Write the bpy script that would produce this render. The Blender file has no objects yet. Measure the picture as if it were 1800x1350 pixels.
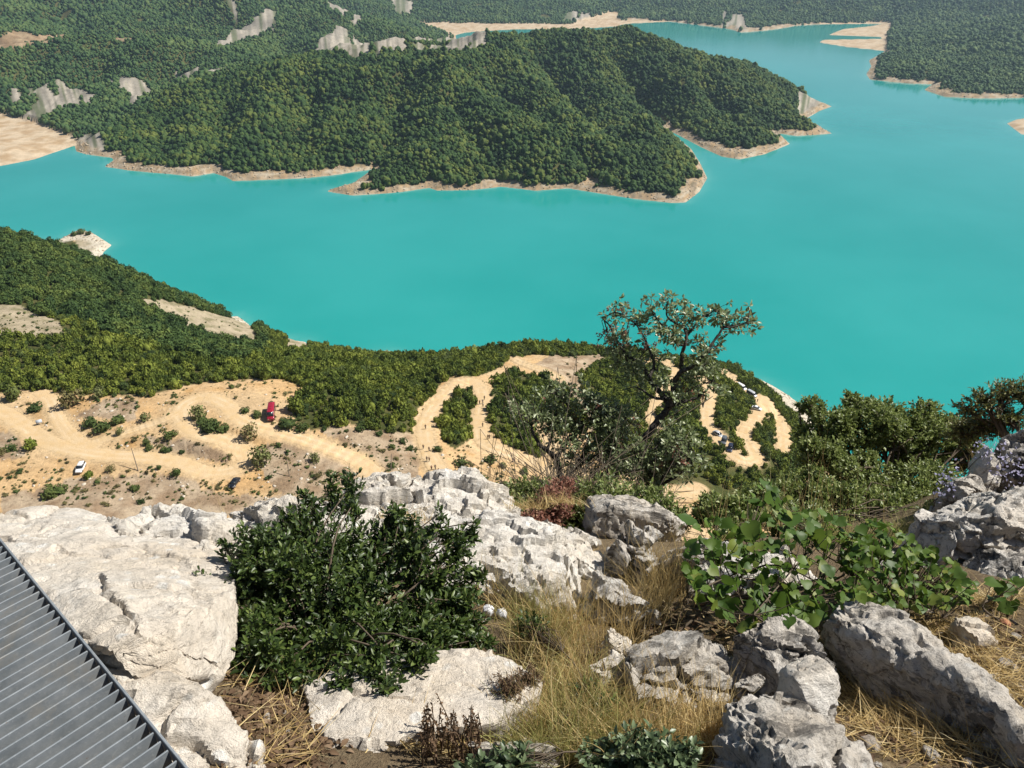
import bpy, bmesh, math, random
import numpy as np
from mathutils import Vector, Matrix

# ---------------------------------------------------------------- camera, light, exposure
scene = bpy.context.scene
COL = scene.collection
R = math.radians
CAM_H, F_PX, PITCH = 1.55, 1360.0, 30.0           # eye height over the deck, focal length in photo pixels
WATER = -300.0
cam_d = bpy.data.cameras.new('camera')
cam_d.sensor_width = 36.0
cam_d.lens = 36.0 * F_PX / 1800.0
cam_d.clip_start, cam_d.clip_end = 0.05, 40000.0
cam = bpy.data.objects.new('camera', cam_d)
cam.location = (0, 0, CAM_H)
cam.rotation_euler = (R(90 - PITCH), 0, 0)
COL.objects.link(cam)
scene.camera = cam

SUN_EL = R(49.0)
SUN_DIR = Vector((math.cos(SUN_EL) * 0.985, math.cos(SUN_EL) * 0.17, math.sin(SUN_EL))).normalized()
world = bpy.data.worlds.new('World')
scene.world = world
world.use_nodes = True
wn = world.node_tree
wn.nodes.clear()
w_out = wn.nodes.new('ShaderNodeOutputWorld')
w_bg = wn.nodes.new('ShaderNodeBackground')
w_sky = wn.nodes.new('ShaderNodeTexSky')
w_sky.sky_type = 'NISHITA'
w_sky.sun_disc = False
w_sky.sun_elevation = SUN_EL
w_sky.sun_rotation = math.atan2(SUN_DIR.x, SUN_DIR.y)
w_sky.altitude = 700
w_sky.air_density = 1.0
w_sky.dust_density = 0.8
w_bg.inputs['Strength'].default_value = 0.052
wn.links.new(w_sky.outputs['Color'], w_bg.inputs['Color'])
wn.links.new(w_bg.outputs['Background'], w_out.inputs['Surface'])

sun_d = bpy.data.lights.new('sun', 'SUN')
sun_d.energy = 5.0
sun_d.angle = R(0.53)
sun_d.color = (1.0, 0.955, 0.88)
sun = bpy.data.objects.new('sun', sun_d)
sun.rotation_euler = (-SUN_DIR).to_track_quat('-Z', 'Y').to_euler()
sun.location = (20, 10, 60)
COL.objects.link(sun)

scene.view_settings.view_transform = 'Standard'
scene.view_settings.look = 'None'
scene.view_settings.exposure = 0.56
scene.view_settings.gamma = 1.0
scene.view_settings.use_curve_mapping = False
scene.render.engine = 'CYCLES'
scene.cycles.use_denoising = True
scene.cycles.max_bounces = 6
scene.cycles.diffuse_bounces = 4
scene.cycles.glossy_bounces = 2
scene.cycles.transmission_bounces = 4
scene.cycles.transparent_max_bounces = 8
scene.cycles.volume_bounces = 0

# ---------------------------------------------------------------- projection helpers
CP, SP = math.cos(R(PITCH)), math.sin(R(PITCH))


def at(u, v, zc):
    """photo pixel + depth along the view axis -> world point"""
    k = zc / F_PX
    a, b = u - 900.0, 675.0 - v
    return np.array([a * k, (CP * F_PX + SP * b) * k, CAM_H + (-SP * F_PX + CP * b) * k])


def zc_for(v, z):
    """depth at which the ray of row v reaches height z"""
    return (CAM_H - z) * F_PX / (SP * F_PX - CP * (675.0 - v))


def at_z(u, v, z):
    return at(u, v, zc_for(v, z))


def proj(P):
    P = np.asarray(P, float)
    x, y, z = P[..., 0], P[..., 1], P[..., 2] - CAM_H
    d = CP * y - SP * z
    up = SP * y + CP * z
    d = np.where(np.abs(d) < 1e-6, 1e-6, d)
    return 900 + F_PX * x / d, 675 - F_PX * up / d, d


# ---------------------------------------------------------------- noise
def _grad_tab(seed):
    r = np.random.RandomState(seed)
    g = r.normal(size=(256, 3))
    g /= np.linalg.norm(g, axis=1)[:, None]
    return r.permutation(256), g


_TABS = {}


def perlin(p, seed=0):
    if seed not in _TABS:
        _TABS[seed] = _grad_tab(seed)
    perm, g = _TABS[seed]
    g = g.astype(np.float32)
    p = np.asarray(p, float)
    i = np.floor(p).astype(np.int32)
    f = (p - i).astype(np.float32)
    flat_z = not p[:, 2].any()
    w = f * f * f * (f * (f * 6 - 15) + 10)
    out = np.zeros(len(p), np.float32)
    for dx in (0, 1):
        wx = w[:, 0] if dx else 1 - w[:, 0]
        hx = perm[(i[:, 0] + dx) & 255]
        for dy in (0, 1):
            wy = w[:, 1] if dy else 1 - w[:, 1]
            hy = perm[(hx + i[:, 1] + dy) & 255]
            for dz in ((0,) if flat_z else (0, 1)):
                wz = w[:, 2] if dz else 1 - w[:, 2]
                h = perm[(hy + i[:, 2] + dz) & 255]
                gg = g[h]
                dot = gg[:, 0] * (f[:, 0] - dx) + gg[:, 1] * (f[:, 1] - dy) + gg[:, 2] * (f[:, 2] - dz)
                out += wx * wy * wz * dot
    return out.astype(float) * 1.5


def fbm(p, octaves=4, seed=0, gain=0.5):
    p = np.asarray(p, float)
    a, s, t = 1.0, 0.0, 0.0
    for k in range(octaves):
        s = s + a * perlin(p * 2.0 ** k + np.array([17.3 * k, 11.7 * k, 0]), seed + k)
        t += a
        a *= gain
    return s / t


def ridged(p, octaves=4, seed=0, gain=0.5):
    a, s, t = 1.0, 0.0, 0.0
    for k in range(octaves):
        s = s + a * (1 - 2 * np.abs(perlin(p * 2.0 ** k + np.array([9.1 * k, 13.3 * k, 0]), seed + k)))
        t += a
        a *= gain
    return s / t


def worley(p, seed=0):
    r = np.random.RandomState(seed)
    perm = r.permutation(256)
    J = r.rand(256, 3)
    i = np.floor(p).astype(np.int64)
    f = p - i
    f1 = np.full(len(p), 9.0)
    f2 = np.full(len(p), 9.0)
    idn = np.zeros(len(p))
    for dx in (-1, 0, 1):
        for dy in (-1, 0, 1):
            for dz in (-1, 0, 1):
                h = perm[(perm[(perm[(i[:, 0] + dx) & 255] + i[:, 1] + dy) & 255] + i[:, 2] + dz) & 255]
                d = J[h] + np.array([dx, dy, dz]) - f
                d = np.sqrt((d * d).sum(1))
                m = d < f1
                f2 = np.where(m, f1, np.minimum(f2, d))
                idn = np.where(m, J[h, 0], idn)
                f1 = np.where(m, d, f1)
    return f1, f2, idn


def smooth(a, b, x):
    t = np.clip((x - a) / (b - a), 0, 1)
    return t * t * (3 - 2 * t)


def in_poly(u, v, poly):
    u = np.asarray(u, float)
    v = np.asarray(v, float)
    inside = np.zeros(u.shape, bool)
    n = len(poly)
    for k in range(n):
        x1, y1 = poly[k][0], poly[k][1]
        x2, y2 = poly[(k + 1) % n][0], poly[(k + 1) % n][1]
        if y1 == y2:
            continue
        c = ((y1 > v) != (y2 > v)) & (u < (x2 - x1) * (v - y1) / (y2 - y1) + x1)
        inside ^= c
    return inside


def seg_dist(x, y, pts, closed=False):
    d2 = np.full(x.shape, 1e18)
    n = len(pts)
    for k in range(n if closed else n - 1):
        ax, ay = pts[k][0], pts[k][1]
        bx, by = pts[(k + 1) % n][0], pts[(k + 1) % n][1]
        vx, vy = bx - ax, by - ay
        t = np.clip(((x - ax) * vx + (y - ay) * vy) / (vx * vx + vy * vy + 1e-9), 0, 1)
        d2 = np.minimum(d2, (x - ax - t * vx) ** 2 + (y - ay - t * vy) ** 2)
    return np.sqrt(d2)


class RBF:
    """height through scattered points, tent-like (linear kernel)"""

    def __init__(self, pts, smooth_k=0.0, scale=100.0):
        self.P = np.asarray([p[:2] for p in pts], float) / scale
        z = np.asarray([p[2] for p in pts], float)
        self.scale = scale
        n = len(z)
        D = np.sqrt(((self.P[:, None] - self.P[None]) ** 2).sum(-1))
        A = np.zeros((n + 3, n + 3))
        A[:n, :n] = -D + smooth_k * np.eye(n) * -1
        A[:n, n] = A[n, :n] = 1
        A[:n, n + 1:] = self.P
        A[n + 1:, :n] = self.P.T
        b = np.zeros(n + 3)
        b[:n] = z
        self.w = np.linalg.lstsq(A, b, rcond=None)[0]

    def __call__(self, x, y):
        sh = np.shape(x)
        x = np.ravel(x) / self.scale
        y = np.ravel(y) / self.scale
        n = len(self.P)
        out = np.full(x.shape, self.w[n]) + self.w[n + 1] * x + self.w[n + 2] * y
        for k in range(n):
            out -= self.w[k] * np.sqrt((x - self.P[k, 0]) ** 2 + (y - self.P[k, 1]) ** 2)
        return out.reshape(sh)


# ---------------------------------------------------------------- mesh + object helpers
def mesh_np(name, V, faces, mat=None, smooth_sh=False, attrs=None, cols=None):
    """V (n,3); faces: list of (m,k) int arrays"""
    me = bpy.data.meshes.new(name)
    V = np.ascontiguousarray(V, np.float32)
    fl = [np.asarray(f, np.int32) for f in (faces if isinstance(faces, list) else [faces]) if len(f)]
    me.vertices.add(len(V))
    me.vertices.foreach_set('co', V.ravel())
    if fl:
        loops = np.concatenate([f.ravel() for f in fl])
        sizes = np.concatenate([np.full(len(f), f.shape[1], np.int32) for f in fl])
        starts = np.concatenate([[0], np.cumsum(sizes)[:-1]]).astype(np.int32)
        me.loops.add(len(loops))
        me.loops.foreach_set('vertex_index', loops)
        me.polygons.add(len(sizes))
        me.polygons.foreach_set('loop_start', starts)
        me.polygons.foreach_set('loop_total', sizes)
        if smooth_sh:
            me.polygons.foreach_set('use_smooth', np.ones(len(sizes), bool))
    for k, a in (attrs or {}).items():
        t = me.attributes.new(k, 'FLOAT', 'POINT')
        t.data.foreach_set('value', np.ascontiguousarray(a, np.float32))
    for k, c in (cols or {}).items():
        t = me.attributes.new(k, 'FLOAT_COLOR', 'POINT')
        c4 = np.ones((len(V), 4), np.float32)
        c4[:, :3] = c
        t.data.foreach_set('color', c4.ravel())
    me.update(calc_edges=True)
    if mat:
        me.materials.append(mat)
    return me


def obj(name, me, parent=None, loc=None, label=None, cat=None, group=None, kind=None, mat=None):
    if isinstance(me, bmesh.types.BMesh):
        m = bpy.data.meshes.new(name)
        me.to_mesh(m)
        me.free()
        me = m
    if mat is not None and me is not None and len(me.materials) == 0:
        me.materials.append(mat)
    o = bpy.data.objects.new(name, me)
    COL.objects.link(o)
    if parent:
        o.parent = parent
    if loc is not None:
        o.location = loc
    tag(o, label, cat, group, kind)
    return o


def tag(o, label=None, cat=None, group=None, kind=None):
    for k, val in (('label', label), ('category', cat), ('group', group), ('kind', kind)):
        if val:
            o[k] = val
    return o


def copy_tree(o, parent=None):
    c = o.copy()
    COL.objects.link(c)
    c.parent = parent
    for ch in list(o.children):
        copy_tree(ch, c)
    return c


def grid_faces(nr, nc, off=0):
    i = np.arange(nr - 1)[:, None] * nc + np.arange(nc - 1)[None]
    i = i.ravel() + off
    return np.stack([i, i + 1, i + 1 + nc, i + nc], 1)


def tube_np(path, radii, sides=6):
    """tapered tube along path -> V, F(quads)"""
    P = np.asarray(path, float)
    n = len(P)
    T = np.gradient(P, axis=0)
    T /= np.linalg.norm(T, axis=1)[:, None] + 1e-9
    ref = np.array([0.31, 0.17, 0.93])
    V = []
    for k in range(n):
        a = np.cross(T[k], ref)
        if np.linalg.norm(a) < 1e-3:
            a = np.cross(T[k], [1, 0, 0])
        a /= np.linalg.norm(a)
        b = np.cross(T[k], a)
        ang = np.arange(sides) * 2 * math.pi / sides
        V.append(P[k] + radii[k] * (np.cos(ang)[:, None] * a + np.sin(ang)[:, None] * b))
    V = np.concatenate(V)
    F = []
    for k in range(n - 1):
        for s in range(sides):
            F.append((k * sides + s, k * sides + (s + 1) % sides, (k + 1) * sides + (s + 1) % sides, (k + 1) * sides + s))
    return V, np.array(F)


def join_np(parts):
    Vs, Fs, o = [], [], 0
    for V, F in parts:
        Vs.append(V)
        Fs.append(F + o)
        o += len(V)
    return np.concatenate(Vs), np.concatenate(Fs)


def spline(pts, n):
    """Catmull-Rom through points"""
    P = np.asarray(pts, float)
    P = np.vstack([2 * P[0] - P[1], P, 2 * P[-1] - P[-2]])
    m = len(P) - 3
    t = np.linspace(0, m - 1e-6, n)
    k = t.astype(int)
    f = (t - k)[:, None]
    a, b, c, d = P[k], P[k + 1], P[k + 2], P[k + 3]
    return 0.5 * ((2 * b) + (-a + c) * f + (2 * a - 5 * b + 4 * c - d) * f ** 2 + (-a + 3 * b - 3 * c + d) * f ** 3)


# ---------------------------------------------------------------- materials
class NT:
    def __init__(self, name):
        self.m = bpy.data.materials.new(name)
        self.m.use_nodes = True
        self.t = self.m.node_tree
        self.t.nodes.clear()
        self.out = self.n('ShaderNodeOutputMaterial')

    def n(self, typ, **kw):
        nd = self.t.nodes.new(typ)
        for k, val in kw.items():
            if k.startswith('i_'):
                nd.inputs[k[2:].replace('_', ' ')].default_value = val
            else:
                setattr(nd, k, val)
        return nd

    def l(self, a, b):
        self.t.links.new(a, b)

    def noise(self, scale, detail=4, rough=0.55, vec=None, dist=0.0):
        nd = self.n('ShaderNodeTexNoise')
        nd.inputs['Scale'].default_value = scale
        nd.inputs['Detail'].default_value = detail
        nd.inputs['Roughness'].default_value = rough
        nd.inputs['Distortion'].default_value = dist
        if vec is not None:
            self.l(vec, nd.inputs['Vector'])
        return nd.outputs['Fac']

    def ramp(self, fac, stops):
        nd = self.n('ShaderNodeValToRGB')
        e = nd.color_ramp.elements
        while len(e) < len(stops):
            e.new(0.5)
        for k, (p, c) in enumerate(stops):
            e[k].position = p
            e[k].color = (*c, 1) if len(c) == 3 else c
        self.l(fac, nd.inputs['Fac'])
        return nd.outputs['Color']

    def rng(self, fac, a, b, c=0.0, d=1.0):
        nd = self.n('ShaderNodeMapRange')
        nd.inputs['From Min'].default_value = a
        nd.inputs['From Max'].default_value = b
        nd.inputs['To Min'].default_value = c
        nd.inputs['To Max'].default_value = d
        self.l(fac, nd.inputs['Value'])
        return nd.outputs['Result']

    def mix(self, fac, a, b, mode='MIX'):
        nd = self.n('ShaderNodeMix', data_type='RGBA', blend_type=mode)
        for val, s in ((fac, nd.inputs[0]), (a, nd.inputs[6]), (b, nd.inputs[7])):
            if isinstance(val, (int, float)):
                s.default_value = val
            elif isinstance(val, tuple):
                s.default_value = (*val, 1)
            else:
                self.l(val, s)
        return nd.outputs[2]

    def math(self, op, a, b=0.0):
        nd = self.n('ShaderNodeMath', operation=op)
        for k, val in enumerate((a, b)):
            if isinstance(val, (int, float)):
                nd.inputs[k].default_value = val
            else:
                self.l(val, nd.inputs[k])
        return nd.outputs[0]

    def pos(self):
        return self.n('ShaderNodeNewGeometry').outputs['Position']

    def attr(self, name, col=False):
        nd = self.n('ShaderNodeAttribute')
        nd.attribute_name = name
        return nd.outputs['Color' if col else 'Fac']

    def bump(self, h, strength, dist):
        nd = self.n('ShaderNodeBump')
        nd.inputs['Strength'].default_value = strength
        nd.inputs['Distance'].default_value = dist
        self.l(h, nd.inputs['Height'])
        return nd.outputs['Normal']

    def principled(self, col, rough=0.8, spec=0.3, normal=None, metal=0.0):
        nd = self.n('ShaderNodeBsdfPrincipled')
        s = nd.inputs['Base Color']
        if isinstance(col, tuple):
            s.default_value = (*col, 1)
        else:
            self.l(col, s)
        if isinstance(rough, (int, float)):
            nd.inputs['Roughness'].default_value = rough
        else:
            self.l(rough, nd.inputs['Roughness'])
        nd.inputs['Specular IOR Level'].default_value = spec
        nd.inputs['Metallic'].default_value = metal
        if normal is not None:
            self.l(normal, nd.inputs['Normal'])
        return nd.outputs['BSDF']

    def done(self, sh):
        self.l(sh, self.out.inputs['Surface'])
        return self.m


def simple(name, col, rough=0.6, spec=0.4, metal=0.0, var=0.12, scale=8.0):
    t = NT(name)
    n = t.noise(scale, 3, vec=t.pos())
    c = t.mix(t.rng(n, 0.3, 0.7), tuple(x * (1 - var) for x in col), tuple(min(1, x * (1 + var)) for x in col))
    return t.done(t.principled(c, rough, spec, metal=metal))


def leaf_mat(name, a, b, c=None, rough=0.45, spec=0.5, trans=0.25, patch=None, back=1.0):
    """colour varies per leaf (tint attribute) and over the plant"""
    t = NT(name)
    tint = t.attr('tint')
    col = t.ramp(tint, [(0.0, a), (0.75, b), (1.0, c or b)])
    if patch:
        n = t.noise(patch[0], 3, vec=t.pos())
        col = t.mix(t.rng(n, patch[1], patch[2]), col, patch[3])
    p = t.principled(col, rough, spec)
    tr = t.n('ShaderNodeBsdfTranslucent')
    t.l(t.mix(0.5, col, tuple(min(1.0, x * 1.6) for x in b)), tr.inputs['Color'])
    ms = t.n('ShaderNodeMixShader')
    ms.inputs[0].default_value = trans
    t.l(p, ms.inputs[1])
    t.l(tr.outputs[0], ms.inputs[2])
    return t.done(ms.outputs[0])


def forest_mat(name, dark, mid, light, scale, patch_scale):
    """crown colour: per-tree random, patches over the slope, fine leaf mottling"""
    t = NT(name)
    rnd = t.n('ShaderNodeObjectInfo').outputs['Random']
    p = t.pos()
    big = t.noise(patch_scale, 3, vec=p)
    mid_n = t.noise(patch_scale * 5, 3, vec=p)
    f = t.math('ADD', t.math('MULTIPLY', rnd, 0.42), t.math('ADD', t.math('MULTIPLY', t.rng(big, 0.36, 0.64), 0.33), t.math('MULTIPLY', t.rng(mid_n, 0.36, 0.64), 0.25)))
    base = t.ramp(f, [(0.15, dark), (0.48, mid), (0.9, light)])
    fine = t.noise(scale, 3, 0.7, vec=p)
    col = t.mix(0.75, base, t.ramp(fine, [(0.3, (0.35, 0.35, 0.35)), (0.7, (1.45, 1.45, 1.35))]), 'MULTIPLY')
    nrm = t.bump(fine, 0.8, 0.4)
    pr = t.principled(col, 0.75, 0.2, nrm)
    tr = t.n('ShaderNodeBsdfTranslucent')
    t.l(col, tr.inputs['Color'])
    ms = t.n('ShaderNodeMixShader')
    ms.inputs[0].default_value = 0.18
    t.l(pr, ms.inputs[1])
    t.l(tr.outputs[0], ms.inputs[2])
    return t.done(ms.outputs[0])


def rock_mat(name, light, mid, dark, warm, dark_amt=0.5, sc=1.0, lichen=0.6, th=0.55):
    t = NT(name)
    p = t.pos()
    mp = t.n('ShaderNodeMapping')
    mp.inputs['Rotation'].default_value = (0.8, 0.2, 0.35)
    mp.inputs['Scale'].default_value = (1.0, 1.6, 4.0)
    t.l(p, mp.inputs['Vector'])
    big = t.noise(2.2 * sc, 5, 0.62, vec=p)
    med = t.noise(8 * sc, 7, 0.72, vec=p, dist=0.9)
    fine = t.noise(70 * sc, 5, 0.75, vec=p)
    strat = t.noise(7 * sc, 7, 0.74, vec=mp.outputs[0], dist=1.2)
    c = t.mix(t.rng(big, 0.38, 0.60), light, warm)
    c = t.mix(t.rng(med, 0.47, 0.60, 0, 0.9), c, mid)
    # grey weathering films, hard-edged where the crust is lost
    c = t.mix(t.rng(strat, th - 0.03, th + 0.03, 0, dark_amt * 0.75), c, dark)
    c = t.mix(t.math('MULTIPLY', t.rng(t.noise(4.5 * sc, 6, 0.75, vec=p, dist=0.5), th, th + 0.045), dark_amt), c, tuple(x * 0.8 for x in dark))
    # pale lichen discs and dark pinhole weathering
    vo = t.n('ShaderNodeTexVoronoi')
    vo.inputs['Scale'].default_value = 17 * sc
    t.l(p, vo.inputs['Vector'])
    spots = t.math('MULTIPLY', t.rng(vo.outputs['Distance'], 0.34, 0.22), t.rng(t.noise(5 * sc, 2, vec=p), 0.47, 0.54))
    c = t.mix(t.math('MULTIPLY', spots, lichen), c, (0.70, 0.68, 0.63))
    c = t.mix(t.rng(fine, 0.56, 0.68, 0, 0.8), c, dark)
    c = t.mix(t.rng(fine, 0.42, 0.30, 0, 0.5), c, light)
    h = t.math('ADD', t.math('MULTIPLY', med, 0.8), t.math('MULTIPLY', fine, 0.35))
    h = t.math('ADD', h, t.math('MULTIPLY', strat, 0.8))
    return t.done(t.principled(c, 0.88, 0.25, t.bump(h, 1.0, 0.03)))

# ================================================================ LAND AND LAKE
NEAR_SHORE = [(-900, 375), (-200, 400), (0, 417), (100, 424), (122, 412), (132, 406), (160, 408), (197, 431), (183, 442), (176, 454),
              (230, 492), (300, 527), (380, 558), (418, 556), (437, 570), (441, 590), (436, 602), (462, 606), (505, 597), (537, 601),
              (548, 618), (600, 634), (630, 634), (645, 622), (680, 616), (712, 627), (718, 640), (760, 652), (900, 652), (1100, 662),
              (1250, 668), (1315, 661), (1338, 668), (1362, 680), (1388, 696), (1407, 712), (1425, 735), (1440, 780), (1450, 850),
              (1500, 905), (1700, 955), (2300, 1010)]
FAR_SHORE = [(2700, 1000), (2900, 165), (2000, 171), (1800, 172), (1720, 173), (1660, 170), (1625, 158), (1640, 148), (1600, 147), (1530, 140),
             (1523, 131), (1532, 116), (1527, 106), (1545, 97), (1556, 90), (1490, 83), (1440, 75), (1447, 70), (1550, 68), (1548, 65), (1455, 62),
             (1482, 51), (1530, 46), (1552, 42), (1430, 43), (1400, 45), (1372, 50), (1340, 54), (1302, 57), (1285, 51), (1180, 38), (1100, 42),
             (1080, 47), (1000, 52), (900, 52), (850, 55), (820, 57), (800, 62), (802, 69), (820, 79), (842, 92),
             (890, 103), (1000, 103), (1150, 116), (1250, 139), (1350, 160), (1430, 178), (1463, 187), (1440, 195), (1415, 210), (1440, 222),
             (1463, 235), (1400, 239), (1368, 234), (1388, 253), (1345, 271), (1300, 280), (1268, 275), (1240, 262), (1200, 242), (1177, 230),
             (1194, 244), (1215, 262), (1230, 287), (1243, 313), (1229, 337), (1205, 356), (1180, 357), (1120, 350), (1060, 341), (1000, 331),
             (940, 335), (882, 328), (830, 334), (768, 335), (755, 330), (700, 338), (620, 344), (574, 336), (620, 322), (657, 297), (600, 306), (540, 313),
             (470, 316), (410, 318), (398, 311), (375, 304), (340, 310), (290, 305), (230, 300), (184, 293), (200, 281), (195, 277), (150, 271),
             (134, 266), (131, 256), (60, 280), (0, 292), (-200, 312), (-900, 335)]
ISLE = [(1771, 217), (1788, 210), (1850, 203), (1950, 205), (1990, 236), (1860, 243), (1796, 236)]


def wpt(p):
    q = at_z(p[0], p[1], WATER)
    return (q[0], q[1])


LAKE = [wpt(p) for p in NEAR_SHORE + FAR_SHORE]
ISLE_W = [wpt(p) for p in ISLE]

# control points: (photo column, photo row, height)
NEAR_PTS = [
    (-500, 900, -132), (-500, 700, -132), (-500, 560, -136), (-500, 430, -140), (-250, 412, -142), (-250, 560, -138), (-250, 800, -132),
    (0, 900, -133), (0, 800, -132), (0, 700, -132), (0, 640, -133), (0, 560, -139), (0, 480, -144), (0, 419, -150),
    (100, 880, -133), (120, 740, -132), (120, 660, -132), (120, 580, -140), (120, 500, -149), (100, 446, -157), (180, 472, -168),
    (200, 600, -143), (220, 540, -160), (260, 504, -190), (330, 538, -220), (330, 570, -185), (400, 566, -268), (300, 640, -140), (300, 700, -131),
    (300, 780, -131), (300, 870, -134), (420, 632, -190), (430, 660, -140), (440, 700, -130.5), (440, 780, -131), (440, 860, -134),
    (520, 632, -190), (530, 660, -146), (560, 700, -132), (600, 860, -134), (600, 780, -132), (620, 668, -142), (620, 648, -151), (680, 684, -149), (720, 676, -157), (680, 664, -172), (740, 658, -175), (640, 655, -168),
    (700, 720, -136), (700, 850, -136), (760, 860, -136), (755, 790, -138), (760, 720, -142), (825, 672, -149), (845, 720, -146), (850, 780, -142),
    (800, 740, -144), (820, 652, -160), (890, 628, -171), (880, 840, -140), (950, 860, -142), (950, 790, -148), (950, 720, -154), (950, 655, -163), (960, 618, -174),
    (1060, 870, -144), (1060, 780, -154), (1060, 690, -166), (1060, 630, -186), (1150, 640, -186), (1200, 645, -200), (1160, 720, -168), (1200, 860, -144),
    (1250, 720, -178), (1260, 770, -158), (1290, 654, -215), (1310, 690, -200), (1330, 720, -190), (1320, 765, -168), (1320, 810, -154), (1350, 710, -206),
    (1372, 770, -180), (1345, 690, -222), (1390, 740, -225), (1400, 800, -190), (1380, 870, -160), (1460, 950, -170), (1700, 1050, -150), (2200, 1150, -140)]
CLIFF = [(x, y, z) for y, z, n, w in ((18, -30, 13, 60), (55, -84, 9, 110), (105, -120, 9, 180)) for x in np.linspace(-w, w, n)]
FAR_PTS = [
    # peninsula crest
    (215, 222, -287), (300, 168, -255), (400, 142, -235), (520, 114, -215), (620, 100, -203), (700, 93, -195), (760, 98, -197), (850, 90, -192),
    (890, 76, -186), (1000, 73, -190), (1050, 84, -196), (1110, 73, -195), (1170, 82, -203), (1210, 100, -215), (1260, 122, -232), (1320, 127, -250), (1400, 165, -280), (1445, 184, -297),
    # spurs and valleys on the peninsula
    (950, 150, -225), (1050, 192, -240), (1130, 222, -258), (1200, 268, -281), (780, 140, -210), (860, 190, -236), (930, 230, -252), (960, 290, -276),
    (1100, 196, -268), (1030, 145, -242), (950, 112, -216), (1200, 142, -236), (1280, 192, -262), (1320, 236, -285), (1160, 150, -246), (1190, 200, -279),
    (1250, 165, -256), (1360, 190, -272), (680, 190, -238), (640, 240, -262), (560, 190, -244), (540, 250, -273), (420, 210, -256), (430, 270, -282), (320, 230, -276), (260, 265, -290),
    (720, 270, -272), (800, 250, -262), (1060, 280, -273), (1120, 300, -284),
    # hills to the left
    (400, 128, -243), (330, 82, -216), (240, 78, -214), (150, 78, -215), (60, 88, -218), (0, 97, -220), (-150, 100, -216), (-500, 110, -205), (-900, 100, -190),
    (300, 140, -262), (200, 120, -243), (200, 175, -277), (100, 135, -255), (100, 190, -286), (0, 150, -258), (0, 195, -290), (-200, 190, -280), (-500, 220, -280), (-900, 240, -280),
    (60, 232, -296), (0, 240, -296), (120, 245, -297), (20, 262, -292), (-150, 260, -294), (160, 245, -290), (175, 262, -295),
    (60, 62, -214), (0, 70, -214), (-300, 65, -200), (140, 58, -210), (300, 55, -220), (380, 62, -226),
    (0, 20, -180), (100, 22, -190), (200, 10, -180), (300, 25, -200), (400, 12, -175), (350, 0, -160), (0, -40, -120), (200, -60, -100), (450, -50, -110), (-400, 0, -150), (-800, 0, -140), (-500, -80, -60),
    # bare-sided hill behind the peninsula
    (390, 78, -230), (440, 50, -220), (480, 32, -210), (520, 22, -205), (560, 15, -200), (600, 20, -206), (650, 40, -222), (700, 62, -240), (760, 74, -262), (820, 82, -284),
    (480, 90, -240), (560, 70, -226), (620, 95, -262), (700, 90, -272), (780, 92, -290), (450, 110, -250), (560, 100, -255),
    # far shore
    (740, 40, -296), (800, 44, -298), (950, 46, -298), (1040, 32, -296), (1080, 24, -293), (700, 22, -262), (650, 8, -236), (760, 15, -262), (850, 15, -262), (900, -2, -240), (950, 25, -280), (1000, 12, -262), (550, -15, -190), (700, -30, -200), (900, -50, -150),
    (1060, 5, -262), (1150, 15, -275), (1200, 8, -258), (1280, 25, -278), (1300, -5, -235), (1400, 10, -255), (1400, 30, -285), (1500, 28, -284), (1520, 5, -245), (1100, -40, -170), (1300, -50, -150), (1600, -40, -150),
    (1500, 57, -298.5), (1500, 77, -298.5), (1560, 60, -297), (1570, 80, -294), (1600, 45, -288), (1580, 105, -290), (1600, 125, -284), (1560, 130, -293),
    (1650, 30, -262), (1750, 15, -235), (1680, 70, -268), (1750, 60, -256), (1800, 40, -240), (1700, 110, -276), (1800, 105, -272), (1720, 145, -286), (1800, 145, -284), (1950, 60, -235), (2200, 80, -230), (1950, 130, -270), (1900, 0, -200), (2300, 0, -180)]
ctrl = [tuple(at_z(*p)) for p in NEAR_PTS] + CLIFF + [tuple(at_z(*p)) for p in FAR_PTS]
HIDDEN = [(0, 1850, -256), (150, 1980, -256), (330, 1960, -262), (-200, 1850, -250), (520, 1690, -268), (700, 1720, -270), (620, 1780, -266), (450, 1640, -262), (560, 2850, -258), (480, 2650, -256), (650, 2600, -282), (400, 2250, -262), (1750, 2800, -272), (1850, 2850, -268)]
ctrl += [(at(u_, 200, zc_)[0], (zc_ + SP * (z_ - CAM_H)) / CP, z_) for u_, zc_, z_ in HIDDEN]
ctrl += [(p[0], p[1], WATER) for p in LAKE[::1] if True]
ctrl += [(p[0], p[1], WATER + 3) for p in ISLE_W]
ctrl += [(x, 8200, -60) for x in (-6000, -3000, 0, 3000, 6000)] + [(x, 5500, -130 + 20 * math.sin(x)) for x in (-4000, -2500, -1200, 0, 1200, 2500, 4000)]
land_rbf = RBF(ctrl, smooth_k=0.0)

# polar sheet: fine near, coarser far
NC = 740
TH = np.linspace(R(-43), R(43), NC)
rr = [17.0]
while rr[-1] < 9000:
    r0 = rr[-1]
    k = 0.05 if r0 < 120 else 0.0062 if r0 < 520 else 0.0042 if r0 < 2500 else 0.009 if r0 < 4500 else 0.03
    rr.append(r0 * (1 + k))
RR = np.array(rr)
NR = len(RR)
GX = RR[:, None] * np.sin(TH)[None]
GY = RR[:, None] * np.cos(TH)[None]
gx, gy = GX.ravel(), GY.ravel()
P0 = np.stack([gx, gy, np.zeros_like(gx)], 1)
sd = seg_dist(gx, gy, LAKE, True)
wet = in_poly(gx, gy, LAKE)
sd = np.where(wet, -sd, sd)
isd = seg_dist(gx, gy, ISLE_W, True)
sd = np.where(in_poly(gx, gy, ISLE_W), isd, np.where(wet, np.maximum(sd, -isd), sd))
rad = np.sqrt(gx * gx + gy * gy)
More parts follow.
